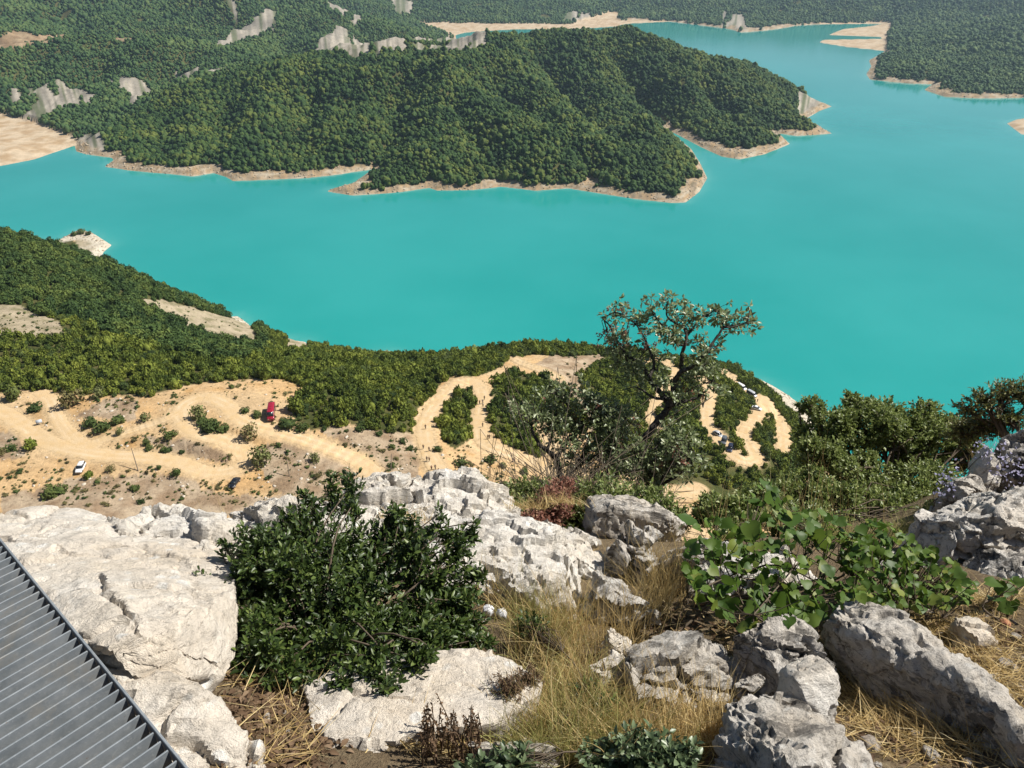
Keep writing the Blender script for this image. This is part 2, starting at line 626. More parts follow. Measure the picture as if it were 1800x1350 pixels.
amp = np.clip(rad / 260.0, 1.2, 7)
sd = sd + amp * fbm(P0 / (amp[:, None] * 7.0), 4, 3) * smooth(0, 2.0, np.abs(sd) / amp + 0.6)
hb = np.maximum(land_rbf(gx, gy) - WATER, 0.3)
uu, vv, zz = proj(np.stack([gx, gy, WATER + hb], 1))
NEAR = (zz < 950) & (rad < 1000)

BEACH = [[(-900, 180), (0, 197), (60, 213), (140, 244), (134, 262), (60, 285), (0, 298), (-900, 345)],
         [(725, 38), (1000, 43), (1040, 30), (1070, 20), (1090, 22), (1085, 35), (1180, 37), (1190, 42), (1080, 50), (850, 58), (790, 62), (760, 52)],
         [(1430, 66), (1560, 64), (1560, 92), (1430, 82)], [(1440, 40), (1570, 38), (1560, 66), (1440, 64)], [(1760, 205), (1990, 195), (1990, 245), (1770, 245)]]
beach = np.zeros(gx.shape, bool)
for b in BEACH:
    beach |= in_poly(uu, vv, b)
beach &= ~NEAR
CLIFFS = [[(18, 142), (45, 134), (62, 165), (48, 192), (20, 188)], [(62, 146), (100, 134), (132, 150), (168, 172), (162, 192), (112, 192), (70, 218), (40, 216), (66, 182)],
          [(183, 126), (225, 128), (272, 150), (268, 172), (228, 192), (222, 162), (196, 150)], [(303, 114), (346, 113), (342, 152), (312, 152)], [(364, 130), (408, 127), (402, 142), (368, 146)],
          [(540, 92), (560, 70), (598, 48), (642, 68), (662, 80), (740, 74), (790, 70), (856, 84), (856, 100), (780, 98), (760, 94), (700, 98), (662, 108), (620, 114), (560, 108)],
          [(578, 14), (612, 20), (642, 38), (630, 44), (584, 32)], [(376, 84), (398, 62), (440, 46), (484, 22), (480, 46), (428, 66), (392, 86)], [(688, 4), (728, 8), (722, 30), (694, 30)],
          [(394, 14), (404, 18), (424, 36), (408, 38)], [(136, 244), (188, 236), (190, 280), (140, 276)], [(1400, 166), (1470, 178), (1470, 216), (1404, 208)],
          [(1270, 25), (1310, 28), (1320, 55), (1265, 50)], [(1000, 22), (1040, 26), (1030, 40), (990, 40)]]
nz = fbm(P0 / (rad[:, None] * 0.03 + 1), 4, 31)
bare = np.zeros(gx.shape)
du, dv = 16 * nz + 7 * fbm(P0 / (rad[:, None] * 0.007 + 1), 3, 35), 10 * fbm(P0 / (rad[:, None] * 0.02 + 1), 3, 37) + 5 * fbm(P0 / (rad[:, None] * 0.006 + 1), 3, 39)
for b in CLIFFS:
    bare = np.maximum(bare, in_poly(uu + du, vv + dv, b).astype(float))
bare *= ~NEAR
bare = bare * smooth(-0.27, -0.17, fbm(P0 / (rad[:, None] * 0.010 + 1), 4, 41))
NEAR_BARE = [[(-60, 548), (40, 552), (112, 580), (118, 604), (40, 606), (-60, 600)], [(243, 534), (300, 538), (360, 556), (425, 570), (432, 606), (400, 612), (330, 585), (270, 556)],
             [(110, 405), (200, 405), (205, 455), (150, 448)],
             [(415, 552), (450, 552), (450, 612), (424, 604)], [(500, 590), (545, 592), (545, 622), (510, 618)], [(1308, 655), (1420, 690), (1440, 760), (1396, 712), (1340, 682)]]
nbare = np.zeros(gx.shape, bool)
for b in NEAR_BARE:
    nbare |= in_poly(uu + du * 0.6, vv + dv * 0.5, b)
nbare &= NEAR

bank = np.where(beach, 0.5, np.where(NEAR, 3.5, 5.0)) * (0.75 + 0.5 * fbm(P0 / 60.0, 3, 5) + 0.25)
D = np.where(NEAR, 30.0, np.where(beach, 15.0, 45.0))
rg = ridged(P0 / 210.0 + 0.25 * fbm(P0 / 200.0, 2, 15)[:, None] * np.array([1, 1, 0]), 3, 11)
rg2 = ridged(P0 / 70.0 + 0.3 * fbm(P0 / 90.0, 2, 16)[:, None] * np.array([1, 1, 0]), 3, 13)
far_n = hb * (0.30 * rg + 0.09 * rg2 - 0.08) * ~beach
far_n += bare * (3.0 * ridged(P0 * np.array([1 / 13.0, 1 / 45.0, 0]) + P0[:, [1, 0, 2]] / 60.0, 4, 17, 0.6) - 0.5)
near_n = np.where(nbare, 1.0, 0.5) * fbm(P0 / 9.0, 4, 19) + 1.6 * fbm(P0 / 45.0, 3, 23) * smooth(-132, -150, WATER + hb)
noise_h = np.where(NEAR, near_n, far_n)
gz = WATER + np.where(sd > 0, (hb + noise_h) * smooth(0, D, sd) + np.minimum(sd * 0.42, bank), -np.minimum(-sd * 0.25, 9.0) - 0.05)
HB = gz.reshape(NR, NC)
LOGR = np.log(RR)


def H(x, y):
    """ground height at a world point"""
    x = np.atleast_1d(np.asarray(x, float))
    y = np.atleast_1d(np.asarray(y, float))
    r = np.sqrt(x * x + y * y)
    t = (np.arctan2(x, y) - TH[0]) / (TH[1] - TH[0])
    j = np.clip(np.searchsorted(RR, r) - 1, 0, NR - 2)
    fr = np.clip((r - RR[j]) / (RR[j + 1] - RR[j]), 0, 1)
    i = np.clip(t.astype(int), 0, NC - 2)
    ft = np.clip(t - i, 0, 1)
    return (HB[j, i] * (1 - fr) + HB[j + 1, i] * fr) * (1 - ft) + (HB[j, i + 1] * (1 - fr) + HB[j + 1, i + 1] * fr) * ft


def hit(u, v, z0=120.0, z1=700.0):
    """where the ray of a photo pixel meets the near hillside"""
    t = np.linspace(z0, z1, 2400)
    P = np.array([at(u, v, 1.0)])
    dirv = P[0] - np.array([0, 0, CAM_H])
    Q = np.array([0, 0, CAM_H]) + t[:, None] * dirv
    below = Q[:, 2] < H(Q[:, 0], Q[:, 1])
    k = int(np.argmax(below)) if below.any() else len(t) - 1
    q = Q[k]
    return np.array([q[0], q[1], float(H(q[0], q[1])[0])])


# ---- gullies cut into the wooded slopes of the peninsula: (pixel line, depth, half width)
GULLY = [([(866, 98), (880, 122), (910, 150), (955, 182), (1000, 216)], 30, 48), ([(958, 84), (982, 118), (1022, 152), (1060, 186), (1092, 218), (1150, 228)], 34, 55), ([(1086, 82), (1116, 112), (1140, 145), (1166, 180), (1178, 222)], 34, 50),
         ([(705, 112), (697, 150), (684, 200), (672, 250), (664, 288)], 28, 52), ([(560, 122), (540, 170), (520, 230), (500, 290)], 18, 50), ([(400, 160), (390, 210), (380, 270)], 16, 45), ([(790, 150), (830, 210), (870, 270), (888, 315)], 18, 42), ([(1010, 240), (1040, 290), (1050, 325)], 14, 38), ([(1230, 118), (1262, 160), (1300, 200), (1336, 228)], 22, 40), ([(620, 130), (600, 190), (585, 250)], 14, 40), ([(300, 190), (290, 230), (290, 280)], 12, 36),
         ([(180, 88), (160, 118), (110, 150)], 26, 60), ([(330, 92), (300, 122), (270, 160)], 24, 60), ([(480, 36), (500, 66), (480, 100)], 30, 70), ([(60, 95), (40, 125), (10, 150)], 20, 55), ([(260, 40), (300, 55), (350, 60)], 30, 80), ([(100, 10), (130, 35), (150, 55)], 30, 80), ([(620, 30), (640, 55), (660, 80)], 22, 55), ([(1700, 70), (1680, 110), (1640, 140)], 7, 60), ([(1790, 90), (1770, 130), (1760, 160)], 7, 60)]
far_m = (~NEAR) & (gx * gx + gy * gy < 2900 ** 2)
carve = np.zeros(gx.shape)
for pts, dep, wid in GULLY:
    L_ = np.array([hit(u_, v_, 950.0, 2900.0) for u_, v_ in pts])
    S_ = spline(L_, 8 * len(L_))
    x_, y_ = gx[far_m], gy[far_m]
    d2 = (x_[:, None] - S_[None, :, 0]) ** 2 + (y_[:, None] - S_[None, :, 1]) ** 2
    j_ = d2.argmin(1)
    f_ = j_ / (len(S_) - 1)
    d_ = np.sqrt(d2[np.arange(len(j_)), j_]) + 8 * fbm(P0[far_m] / 40.0, 2, 45)
    carve[far_m] = np.maximum(carve[far_m], 1.9 * dep * np.sin(np.clip(f_ * 0.75 + 0.2, 0, 1) * math.pi) * np.exp(-np.maximum(d_, 0) / wid))
gz = np.maximum(gz - carve * smooth(0, 60, sd), np.where(sd > 0, WATER + 1.0 * smooth(0, 6, sd), gz))
HB[:] = gz.reshape(NR, NC)

# ---- dirt roads: centre lines in photo pixels, half width in metres
ROADS = [
    ('dirt_road', [(-120, 690), (-60, 705), (0, 722), (40, 748), (80, 775), (125, 792), (180, 800), (250, 804), (310, 812), (360, 830), (410, 828), (432, 806), (420, 788), (392, 774), (352, 762), (324, 742), (318, 722), (334, 706), (364, 700), (396, 710), (424, 738), (462, 752), (520, 768), (580, 788), (632, 812), (660, 842), (666, 880)], 2.7),
    ('dirt_road', [(70, 688), (88, 704), (98, 728), (112, 752), (140, 778), (170, 790)], 2.2),
    ('dirt_road', [(318, 722), (290, 738), (250, 752), (210, 765), (170, 776), (150, 786)], 1.5),
    ('dirt_road', [(778, 885), (776, 845), (758, 805), (746, 766), (748, 738), (768, 710), (794, 684), (822, 672), (844, 684), (849, 710), (843, 748), (850, 774), (880, 792), (924, 808), (968, 828), (1010, 852)], 2.5),
    ('dirt_road', [(903, 632), (925, 641), (955, 652), (985, 667)], 2.0),
    ('dirt_road', [(950, 745), (962, 775), (985, 805), (1020, 832), (1070, 850), (1130, 862), (1190, 866), (1230, 862)], 2.6),
    ('dirt_road', [(1168, 640), (1186, 652), (1180, 674), (1160, 700), (1150, 730), (1156, 760)], 2.6),
    ('dirt_road', [(1230, 668), (1246, 690), (1242, 722), (1246, 746), (1262, 768), (1284, 790), (1300, 806), (1318, 812), (1328, 800), (1316, 780), (1308, 764), (1322, 744), (1338, 724), (1334, 704), (1310, 684), (1284, 664), (1266, 652)], 2.8),
    ('dirt_road', [(1326, 698), (1344, 708), (1360, 728), (1370, 752), (1378, 778), (1372, 800)], 2.8),
]
road_lines = []
for nm, pts, hw in ROADS:
    P = np.array([hit(u, v) for u, v in pts])
    S = spline(P, 24 * len(pts))
    road_lines.append((nm, S, hw))
rd = np.full(gx.shape, 1e9)
nm_ = NEAR & (rad < 620) & (rad > 120)
for _, S, hw in road_lines:
    sub = S[::6]
    rd[nm_] = np.minimum(rd[nm_], seg_dist(gx[nm_], gy[nm_], sub) - hw)
# level the hillside across each road
flat = np.zeros(gx.shape)
num = np.zeros(gx.shape)
for _, S, hw in road_lines:
    sub = S[::8].copy()
    k = np.ones(7) / 7
    zs = np.convolve(np.pad(sub[:, 2], 3, mode='edge'), k, 'valid')
    d2 = (gx[nm_][:, None] - sub[None, :, 0]) ** 2 + (gy[nm_][:, None] - sub[None, :, 1]) ** 2
    j = d2.argmin(1)
    w = 1 - smooth(hw + 0.4, hw + 5.0, np.sqrt(d2[np.arange(len(j)), j]))
    flat[nm_] += w
    num[nm_] += w * zs[j]
wgt = np.clip(flat, 0, 1)
gz = np.where(flat > 1e-3, gz * (1 - wgt) + num / np.maximum(flat, 1e-3) * wgt, gz)
HB[:] = gz.reshape(NR, NC)

# ---- cover of the near hillside: thicket / bare earth
THICKET = [[(-700, 250), (-700, 705), (0, 690), (60, 685), (80, 684), (110, 690), (250, 697), (330, 677), (400, 667), (500, 667), (532, 682), (512, 712), (516, 744), (556, 756), (612, 744), (690, 762), (722, 762), (733, 722), (768, 684), (782, 668), (800, 662), (850, 660), (905, 628), (950, 622), (1000, 626), (1060, 622), (1075, 650), (1110, 640), (1150, 625), (1190, 636), (1250, 640), (1250, 560), (1000, 520), (400, 480)],
           [(768, 735), (800, 692), (828, 682), (834, 745), (828, 772), (800, 790), (778, 775)],
           [(856, 712), (872, 668), (905, 650), (950, 660), (1000, 690), (1030, 730), (1030, 760), (960, 765), (950, 812), (900, 790), (862, 752)],
           [(1256, 700), (1268, 670), (1292, 672), (1325, 712), (1318, 742), (1302, 762), (1300, 782), (1262, 752)], [(1326, 778), (1342, 742), (1360, 760), (1372, 796), (1345, 806)],
           [(1240, 626), (1290, 640), (1345, 690), (1392, 730), (1430, 780), (1430, 850), (1384, 800), (1378, 760), (1350, 706), (1290, 662), (1250, 645)],
           [(1165, 765), (1235, 752), (1262, 785), (1300, 815), (1340, 830), (1400, 830), (1460, 900), (1250, 900), (1236, 862), (1180, 850)],
           [(1040, 690), (1090, 640), (1250, 640), (1300, 650), (1400, 720), (1430, 800), (1400, 870), (1240, 880), (1236, 852), (1160, 848), (1080, 830), (1045, 790)], [(1190, 690), (1225, 680), (1235, 720), (1236, 750), (1170, 760)], [(1015, 660), (1045, 640), (1085, 628), (1100, 690), (1030, 705)]]
uu2, vv2, zz2 = proj(np.stack([gx, gy, gz], 1))


def thicket_at(u, v, n1, n2):
    m = np.zeros(u.shape, bool)
    for b in THICKET:
        m |= in_poly(u + 7 * n1, v + 5 * n2, b)
    return m


thick = thicket_at(uu2, vv2, fbm(P0 / 8, 3, 51), fbm(P0 / 8, 3, 53)) & NEAR & ~nbare & (rd > 0.6)
SOIL = [[(0, 868), (60, 862), (150, 838), (240, 832), (340, 838), (352, 862), (430, 872), (520, 870), (560, 900), (0, 920)], [(440, 790), (520, 772), (600, 800), (650, 840), (640, 900), (480, 860)],
        [(560, 745), (740, 760), (738, 860), (680, 850), (600, 780)], [(940, 640), (980, 622), (1080, 615), (1100, 700), (1090, 760), (1040, 770)], [(185, 700), (240, 705), (240, 740), (130, 730)], [(250, 770), (330, 770), (415, 795), (410, 815), (300, 800)], [(-100, 760), (20, 760), (50, 800), (0, 810)]]
soil = np.zeros(gx.shape, bool)
for b in SOIL:
    soil |= in_poly(uu2 + 1.2 * du, vv2 + 1.2 * dv, b)
soil &= NEAR

n_a = fbm(P0 / 6.0, 4, 61)[:, None]
n_b = fbm(P0 / 28.0, 4, 67)[:, None]
n_c = fbm(P0 / (rad[:, None] * 0.004 + 0.3), 3, 71)[:, None]
lerp = lambda a, b, t: a + (b - a) * t
c_earth = lerp(np.array([0.49, 0.315, 0.15]), np.array([0.53, 0.385, 0.225]), smooth(-0.35, 0.35, n_b))
c_earth = lerp(c_earth, np.array([0.44, 0.25, 0.09]), smooth(0.1, 0.5, n_a) * 0.7)
c_soil = lerp(np.array([0.27, 0.19, 0.12]), np.array([0.42, 0.33, 0.23]), smooth(-0.3, 0.3, n_a))
c_scree = lerp(np.array([0.36, 0.30, 0.21]), np.array([0.20, 0.18, 0.10]), smooth(-0.1, 0.4, n_a))
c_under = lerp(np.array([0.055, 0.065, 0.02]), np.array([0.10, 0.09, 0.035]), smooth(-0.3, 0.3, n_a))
c_cliff = lerp(lerp(np.array([0.38, 0.34, 0.28]), np.array([0.22, 0.20, 0.165]), smooth(-0.25, 0.25, n_c)), np.array([0.09, 0.11, 0.05]), smooth(0.08, 0.22, fbm(P0 / (rad[:, None] * 0.008 + 0.3), 3, 77))[:, None] * 0.8)
c_beach = lerp(np.array([0.50, 0.40, 0.28]), np.array([0.38, 0.27, 0.16]), smooth(-0.2, 0.3, n_b))
strata = fbm(np.stack([gx / 40.0, gy / 40.0, gz * 0.55], 1), 3, 79)[:, None]
c_ring = lerp(lerp(np.array([0.37, 0.26, 0.15]), np.array([0.25, 0.20, 0.14]), smooth(-0.25, 0.25, n_c)), np.array([0.42, 0.36, 0.27]), smooth(0.0, 0.3, strata))
c_ring = lerp(c_ring, np.array([0.14, 0.12, 0.07]), smooth(0.15, 0.4, -strata) * 0.7)
c_white = np.array([0.50, 0.45, 0.36]) * (1 + 0.2 * n_c)
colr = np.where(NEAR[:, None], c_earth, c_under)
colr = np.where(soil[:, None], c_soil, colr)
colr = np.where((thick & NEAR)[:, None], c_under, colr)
colr = np.where(nbare[:, None], c_scree, colr)
road_near = smooth(2.5, 0.2, rd)[:, None] * NEAR[:, None]
colr = lerp(colr, np.array([0.52, 0.38, 0.22]), np.clip(road_near, 0, 1))
colr = lerp(colr, c_cliff, (bare[:, None]))
FIELDS = [[(-200, 70), (0, 64), (25, 51), (60, 60), (142, 61), (60, 78), (0, 87), (-200, 95)], [(200, 65), (233, 65), (231, 70), (200, 70)]]
fld = np.zeros(gx.shape, bool)
for b in FIELDS:
    fld |= in_poly(uu2 + 0.4 * du, vv2 + 0.3 * dv, b)
fld &= ~NEAR
colr = np.where(fld[:, None], lerp(np.array([0.22, 0.15, 0.09]), np.array([0.36, 0.27, 0.17]), smooth(-0.2, 0.3, n_b)), colr)
ringh = np.where(NEAR, 5.0, 6.0) * (1 + 0.8 * fbm(P0 / 38.0, 4, 73))
ring = smooth(ringh + 0.8, ringh - 0.8, gz - WATER)
colr = lerp(colr, np.where(NEAR[:, None], c_white, c_ring), ring[:, None])
colr = np.where(beach[:, None], c_beach, colr)
wetband = smooth(0.9, 0.1, gz - WATER)[:, None]
colr = lerp(colr, np.array([0.50, 0.46, 0.36]), wetband * 0.2)
tree_ok = (~beach) & (bare < 0.3) & (ring < 0.4) & (sd > 1.0) & ~fld
TREE = tree_ok.reshape(NR, NC)
THK = thick.reshape(NR, NC)


def cell(grid, x, y):
    r = np.sqrt(x * x + y * y)
    i = np.clip(np.round((np.arctan2(x, y) - TH[0]) / (TH[1] - TH[0])).astype(int), 0, NC - 1)
    j = np.clip(np.searchsorted(RR, r), 0, NR - 1)
    return grid[j, i]


t = NT('hill_ground')
pp = t.pos()
vc = t.attr('col', True)
f1 = t.noise(0.8, 8, 0.78, vec=pp)
f2 = t.noise(0.08, 5, 0.65, vec=pp)
c = t.mix(0.85, vc, t.ramp(f1, [(0.32, (0.48, 0.45, 0.40)), (0.5, (1, 1, 1)), (0.68, (1.25, 1.23, 1.18))]), 'MULTIPLY')
c = t.mix(0.6, c, t.ramp(f2, [(0.35, (0.75, 0.74, 0.72)), (0.65, (1.15, 1.15, 1.15))]), 'MULTIPLY')
M_hill = t.done(t.principled(c, 0.95, 0.1, t.bump(f1, 0.6, 0.8)))

V = np.stack([gx, gy, gz], 1)
F = grid_faces(NR, NC)
keep = gz[F].max(1) > WATER - 2.5
fr_ = rad[F].mean(1)
near_f = NEAR[F].all(1)


def sub_mesh(name, F, **kw):
    ids, inv = np.unique(F, return_inverse=True)
    return mesh_np(name, V[ids], inv.reshape(F.shape), M_hill, True, cols={'col': colr[ids]})


obj('hillside', sub_mesh('hillside', F[keep & near_f]), kind='structure', label='dusty hillside with hairpin tracks falling to the lake', cat='hillside')
obj('hills', sub_mesh('hills', F[keep & ~near_f]), kind='structure', label='peninsula and hills round the turquoise lake', cat='hills')

# ---- lake
wr = np.geomspace(230, 11000, 200)
wt = np.linspace(R(-46), R(46), 200)
wx, wy = (wr[:, None] * np.sin(wt)[None]).ravel(), (wr[:, None] * np.cos(wt)[None]).ravel()
wsd = seg_dist(wx, wy, LAKE, True)
wsd = np.minimum(wsd, seg_dist(wx, wy, ISLE_W, True))
wn2 = fbm(np.stack([wx, wy, wx * 0], 1) / 45.0, 3, 81)
silt = np.exp(-np.maximum(wsd + 6 * wn2 - 2, 0) / (4 + wr.repeat(200) * 0.002))
t = NT('lake_water')
pp = t.pos()
lg = t.noise(0.004, 4, 0.6, vec=pp)
deep = t.mix(t.rng(lg, 0.35, 0.65), (0.010, 0.244, 0.224), (0.020, 0.274, 0.254))
c = t.mix(t.math('MULTIPLY', t.attr('silt'), 0.18), deep, (0.24, 0.50, 0.43))
w1 = t.noise(0.35, 4, 0.6, vec=pp)
w2 = t.noise(0.03, 3, 0.6, vec=pp)
hgt = t.math('ADD', w1, t.math('MULTIPLY', w2, 2.0))
p_ = t.n('ShaderNodeBsdfPrincipled')
t.l(c, p_.inputs['Base Color'])
p_.inputs['Roughness'].default_value = 0.09
p_.inputs['IOR'].default_value = 1.33
t.l(t.bump(hgt, 0.16, 0.35), p_.inputs['Normal'])
M_water = t.done(p_.outputs[0])
obj('lake_water', mesh_np('lake_water', np.stack([wx, wy, np.full_like(wx, WATER)], 1), grid_faces(200, 200), M_water, True, attrs={'silt': silt}), kind='structure',
    label='milky turquoise reservoir water filling the valley', cat='lake')

# ---- haze in the valley air
bm = bmesh.new()
bmesh.ops.create_cube(bm, size=1.0, matrix=Matrix.Translation((0, 4500, -130)) @ Matrix.Diagonal((22000, 15000, 400, 1)))
hz = obj('haze', bm, kind='stuff', label='thin pale haze filling the valley air', cat='haze')
t = NT('haze_air')
vol = t.n('ShaderNodeVolumePrincipled')
vol.inputs['Color'].default_value = (0.58, 0.80, 1.0, 1)
vol.inputs['Density'].default_value = 0.000048
vol.inputs['Anisotropy'].default_value = 0.25
t.l(vol.outputs[0], t.out.inputs['Volume'])
hz.data.materials.append(t.m)

# ---- road ribbons
t = NT('road_dirt')
pp = t.pos()
ac = t.attr('across')
rut = t.math('ABSOLUTE', t.math('SUBTRACT', t.math('ABSOLUTE', ac), 0.42))
rutm = t.math('MULTIPLY', t.rng(rut, 0.02, 0.3, 1.0, 0.0), t.rng(t.noise(0.12, 3, vec=pp), 0.42, 0.62))
n1 = t.noise(0.35, 5, 0.65, vec=pp)
n2 = t.noise(2.2, 4, 0.7, vec=pp)
c = t.mix(t.rng(n1, 0.35, 0.65), (0.54, 0.405, 0.245), (0.52, 0.365, 0.19))
c = t.mix(t.math('MULTIPLY', rutm, 0.55), c, (0.62, 0.495, 0.335))
c = t.mix(t.rng(n2, 0.55, 0.75, 0, 0.4), c, (0.42, 0.31, 0.19))
M_road = t.done(t.principled(c, 0.95, 0.1, t.bump(n2, 0.5, 0.3)))
for kk, (nm, S, hw) in enumerate(road_lines):
    T = np.gradient(S[:, :2], axis=0)
    T /= np.linalg.norm(T, axis=1)[:, None] + 1e-9
    N = np.stack([T[:, 1], -T[:, 0]], 1)
    ac = np.linspace(-1, 1, 9)
    s = np.arange(len(S)) * 0.35
    wl = hw * (1 + 0.28 * perlin(np.stack([s, s * 0 + kk * 7.7, s * 0], 1), 91))
    wr_ = hw * (1 + 0.28 * perlin(np.stack([s, s * 0 + kk * 7.7 + 50, s * 0], 1), 92))
    w = np.where(ac[None] < 0, wl[:, None], wr_[:, None])
    X = S[:, 0][:, None] + N[:, 0][:, None] * ac[None] * w
    Y = S[:, 1][:, None] + N[:, 1][:, None] * ac[None] * w
    Z = H(X.ravel(), Y.ravel()).reshape(X.shape) + np.where(np.abs(ac) > 0.95, 0.02, 0.10 - 0.05 * np.exp(-((np.abs(ac) - 0.42) / 0.15) ** 2))[None] + 0.012 * kk
    obj(nm, mesh_np(nm, np.stack([X, Y, Z], -1).reshape(-1, 3), grid_faces(len(S), 9), M_road, True, attrs={'across': np.tile(ac, len(S))}), kind='structure',
        label='pale rutted dirt track on the hillside', cat='road')

# ================================================================ FORESTS
rng = np.random.RandomState(7)
M_bark = simple('bark', (0.12, 0.09, 0.065), 0.9, 0.1, scale=20)
M_far = forest_mat('far_forest', (0.026, 0.060, 0.022), (0.060, 0.115, 0.036), (0.135, 0.185, 0.055), 0.9, 0.010)
M_pen = forest_mat('peninsula_forest', (0.018, 0.046, 0.013), (0.050, 0.098, 0.023), (0.155, 0.185, 0.036), 1.1, 0.012)
M_hill_tree = forest_mat('hill_tree', (0.030, 0.062, 0.020), (0.072, 0.120, 0.032), (0.170, 0.215, 0.050), 1.8, 0.03)
M_thicket = forest_mat('thicket_leaf', (0.060, 0.094, 0.018), (0.145, 0.185, 0.030), (0.265, 0.295, 0.050), 2.4, 0.045)
M_dark_shrub = forest_mat('dark_shrub', (0.036, 0.062, 0.018), (0.075, 0.110, 0.030), (0.140, 0.165, 0.045), 2.4, 0.08)
M_dry_shrub = forest_mat('dry_shrub', (0.090, 0.080, 0.035), (0.170, 0.150, 0.062), (0.220, 0.200, 0.085), 2.4, 0.08)
M_pale_shrub = forest_mat('pale_shrub', (0.110, 0.130, 0.050), (0.190, 0.210, 0.078), (0.270, 0.285, 0.110), 2.4, 0.08)


def ico(sub):
    bm = bmesh.new()
    bmesh.ops.create_icosphere(bm, subdivisions=sub, radius=1.0)
    V = np.array([v.co[:] for v in bm.verts])
    F = np.array([[v.index for v in f.verts] for f in bm.faces])
    bm.free()
    return V, F


def blob_crown(name, seed, mat, sub=3, tall=1.0):
    """a crown of many lumps with an uneven outline, unit radius, foot at z=0"""
    V, F = ico(sub)
    n = 0.30 * fbm(V * 1.5 + seed * 3.1, 3, 100 + seed) * 2
    f1, f2, _ = worley(V * 2.3 + seed * 5.7, 200 + seed)
    r = 0.86 + n + 0.34 * (0.55 - f1)
    jit = np.random.RandomState(seed).normal(size=V.shape) * 0.045
    W = V * r[:, None] + jit
    W[:, 2] = np.where(W[:, 2] < 0, W[:, 2] * 0.75, W[:, 2]) * tall + 0.72 * tall
    return mesh_np(name, W, F, mat)


def leafy_crown(name, seed, mat, n=420, tall=1.0, size=0.17, upright=0.0, open_=0.0):
    """leaf sprays over lumpy lobes round a dark core, unit radius, foot at z=0"""
    r = np.random.RandomState(300 + seed)
    nl = 9
    lobes = r.normal(size=(nl, 3))
    lobes /= np.linalg.norm(lobes, axis=1)[:, None]
    lobes *= (0.35 + 0.3 * r.rand(nl))[:, None]
    lobes[:, 2] *= 0.75
    lr = 0.34 + 0.2 * r.rand(nl)
    k = r.randint(0, nl, n)
    d = r.normal(size=(n, 3))
    d /= np.linalg.norm(d, axis=1)[:, None]
    P = lobes[k] + d * (lr[k] * (0.75 + 0.4 * r.rand(n)))[:, None]
    nrm = d + 0.7 * r.normal(size=(n, 3)) + np.array([0, 0, 0.4])
    nrm /= np.linalg.norm(nrm, axis=1)[:, None]
    t = np.cross(nrm, r.normal(size=(n, 3)))
    if upright:
        t = t * (1 - upright) + np.array([0, 0, 1.0]) * upright
    t /= np.linalg.norm(t, axis=1)[:, None]
    b = np.cross(nrm, t)
    b /= np.linalg.norm(b, axis=1)[:, None]
    s = size * (0.6 + 0.8 * r.rand(n))[:, None]
    wd = 0.55
    # a ragged five-point spray
    q = np.stack([P - t * s * 0.6, P - b * s * wd * 0.9 - t * s * 0.1, P - b * s * wd * 0.4 + t * s * 0.55 + nrm * s * 0.15, P + t * s * 0.85, P + b * s * wd * 0.6 + t * s * 0.3 + nrm * s * 0.15, P + b * s * wd - t * s * 0.25], 1)
    Vq = q.reshape(-1, 3)
    i = np.arange(n)[:, None] * 6
    Fq = np.concatenate([i + np.array([[0, 4, 5]]), i + np.array([[0, 2, 4]]), i + np.array([[0, 1, 2]]), i + np.array([[2, 3, 4]])])
    Vc, Fc = ico(2)
    Vc = Vc * (0.50 * (1 - open_) + 0.10 * fbm(Vc * 2 + seed, 2, 5))[:, None]
    V = np.vstack([Vq, Vc])
    F = np.vstack([Fq, Fc + len(Vq)])
    V[:, 2] = V[:, 2] * tall + 0.62 * tall
    V[:, 2] = np.where(V[:, 2] < 0, V[:, 2] * 0.1, V[:, 2])
    return mesh_np(name, V, F, mat)


def trunk_mesh(name, seed, h=0.7, r0=0.06):
    r = np.random.RandomState(seed)
    parts = []
    base = [np.array([0, 0, -0.25]), np.array([0.02, 0.01, 0.2]), np.array([0.05 * r.normal(), 0.05 * r.normal(), h])]
    parts.append(tube_np(spline(base, 5), np.linspace(r0, r0 * 0.5, 5), 5))
    for k in range(4):
        a = r.rand() * 6.28
        s = np.array([0, 0, h * (0.3 + 0.15 * k)])
        e = s + np.array([math.cos(a) * 0.45, math.sin(a) * 0.45, 0.35])
        parts.append(tube_np(np.stack([s, (s + e) / 2 + [0, 0, 0.06], e]), [r0 * 0.5, r0 * 0.35, r0 * 0.15], 4))
    Vt, Ft = join_np(parts)
    return mesh_np(name, Vt, Ft, M_bark)


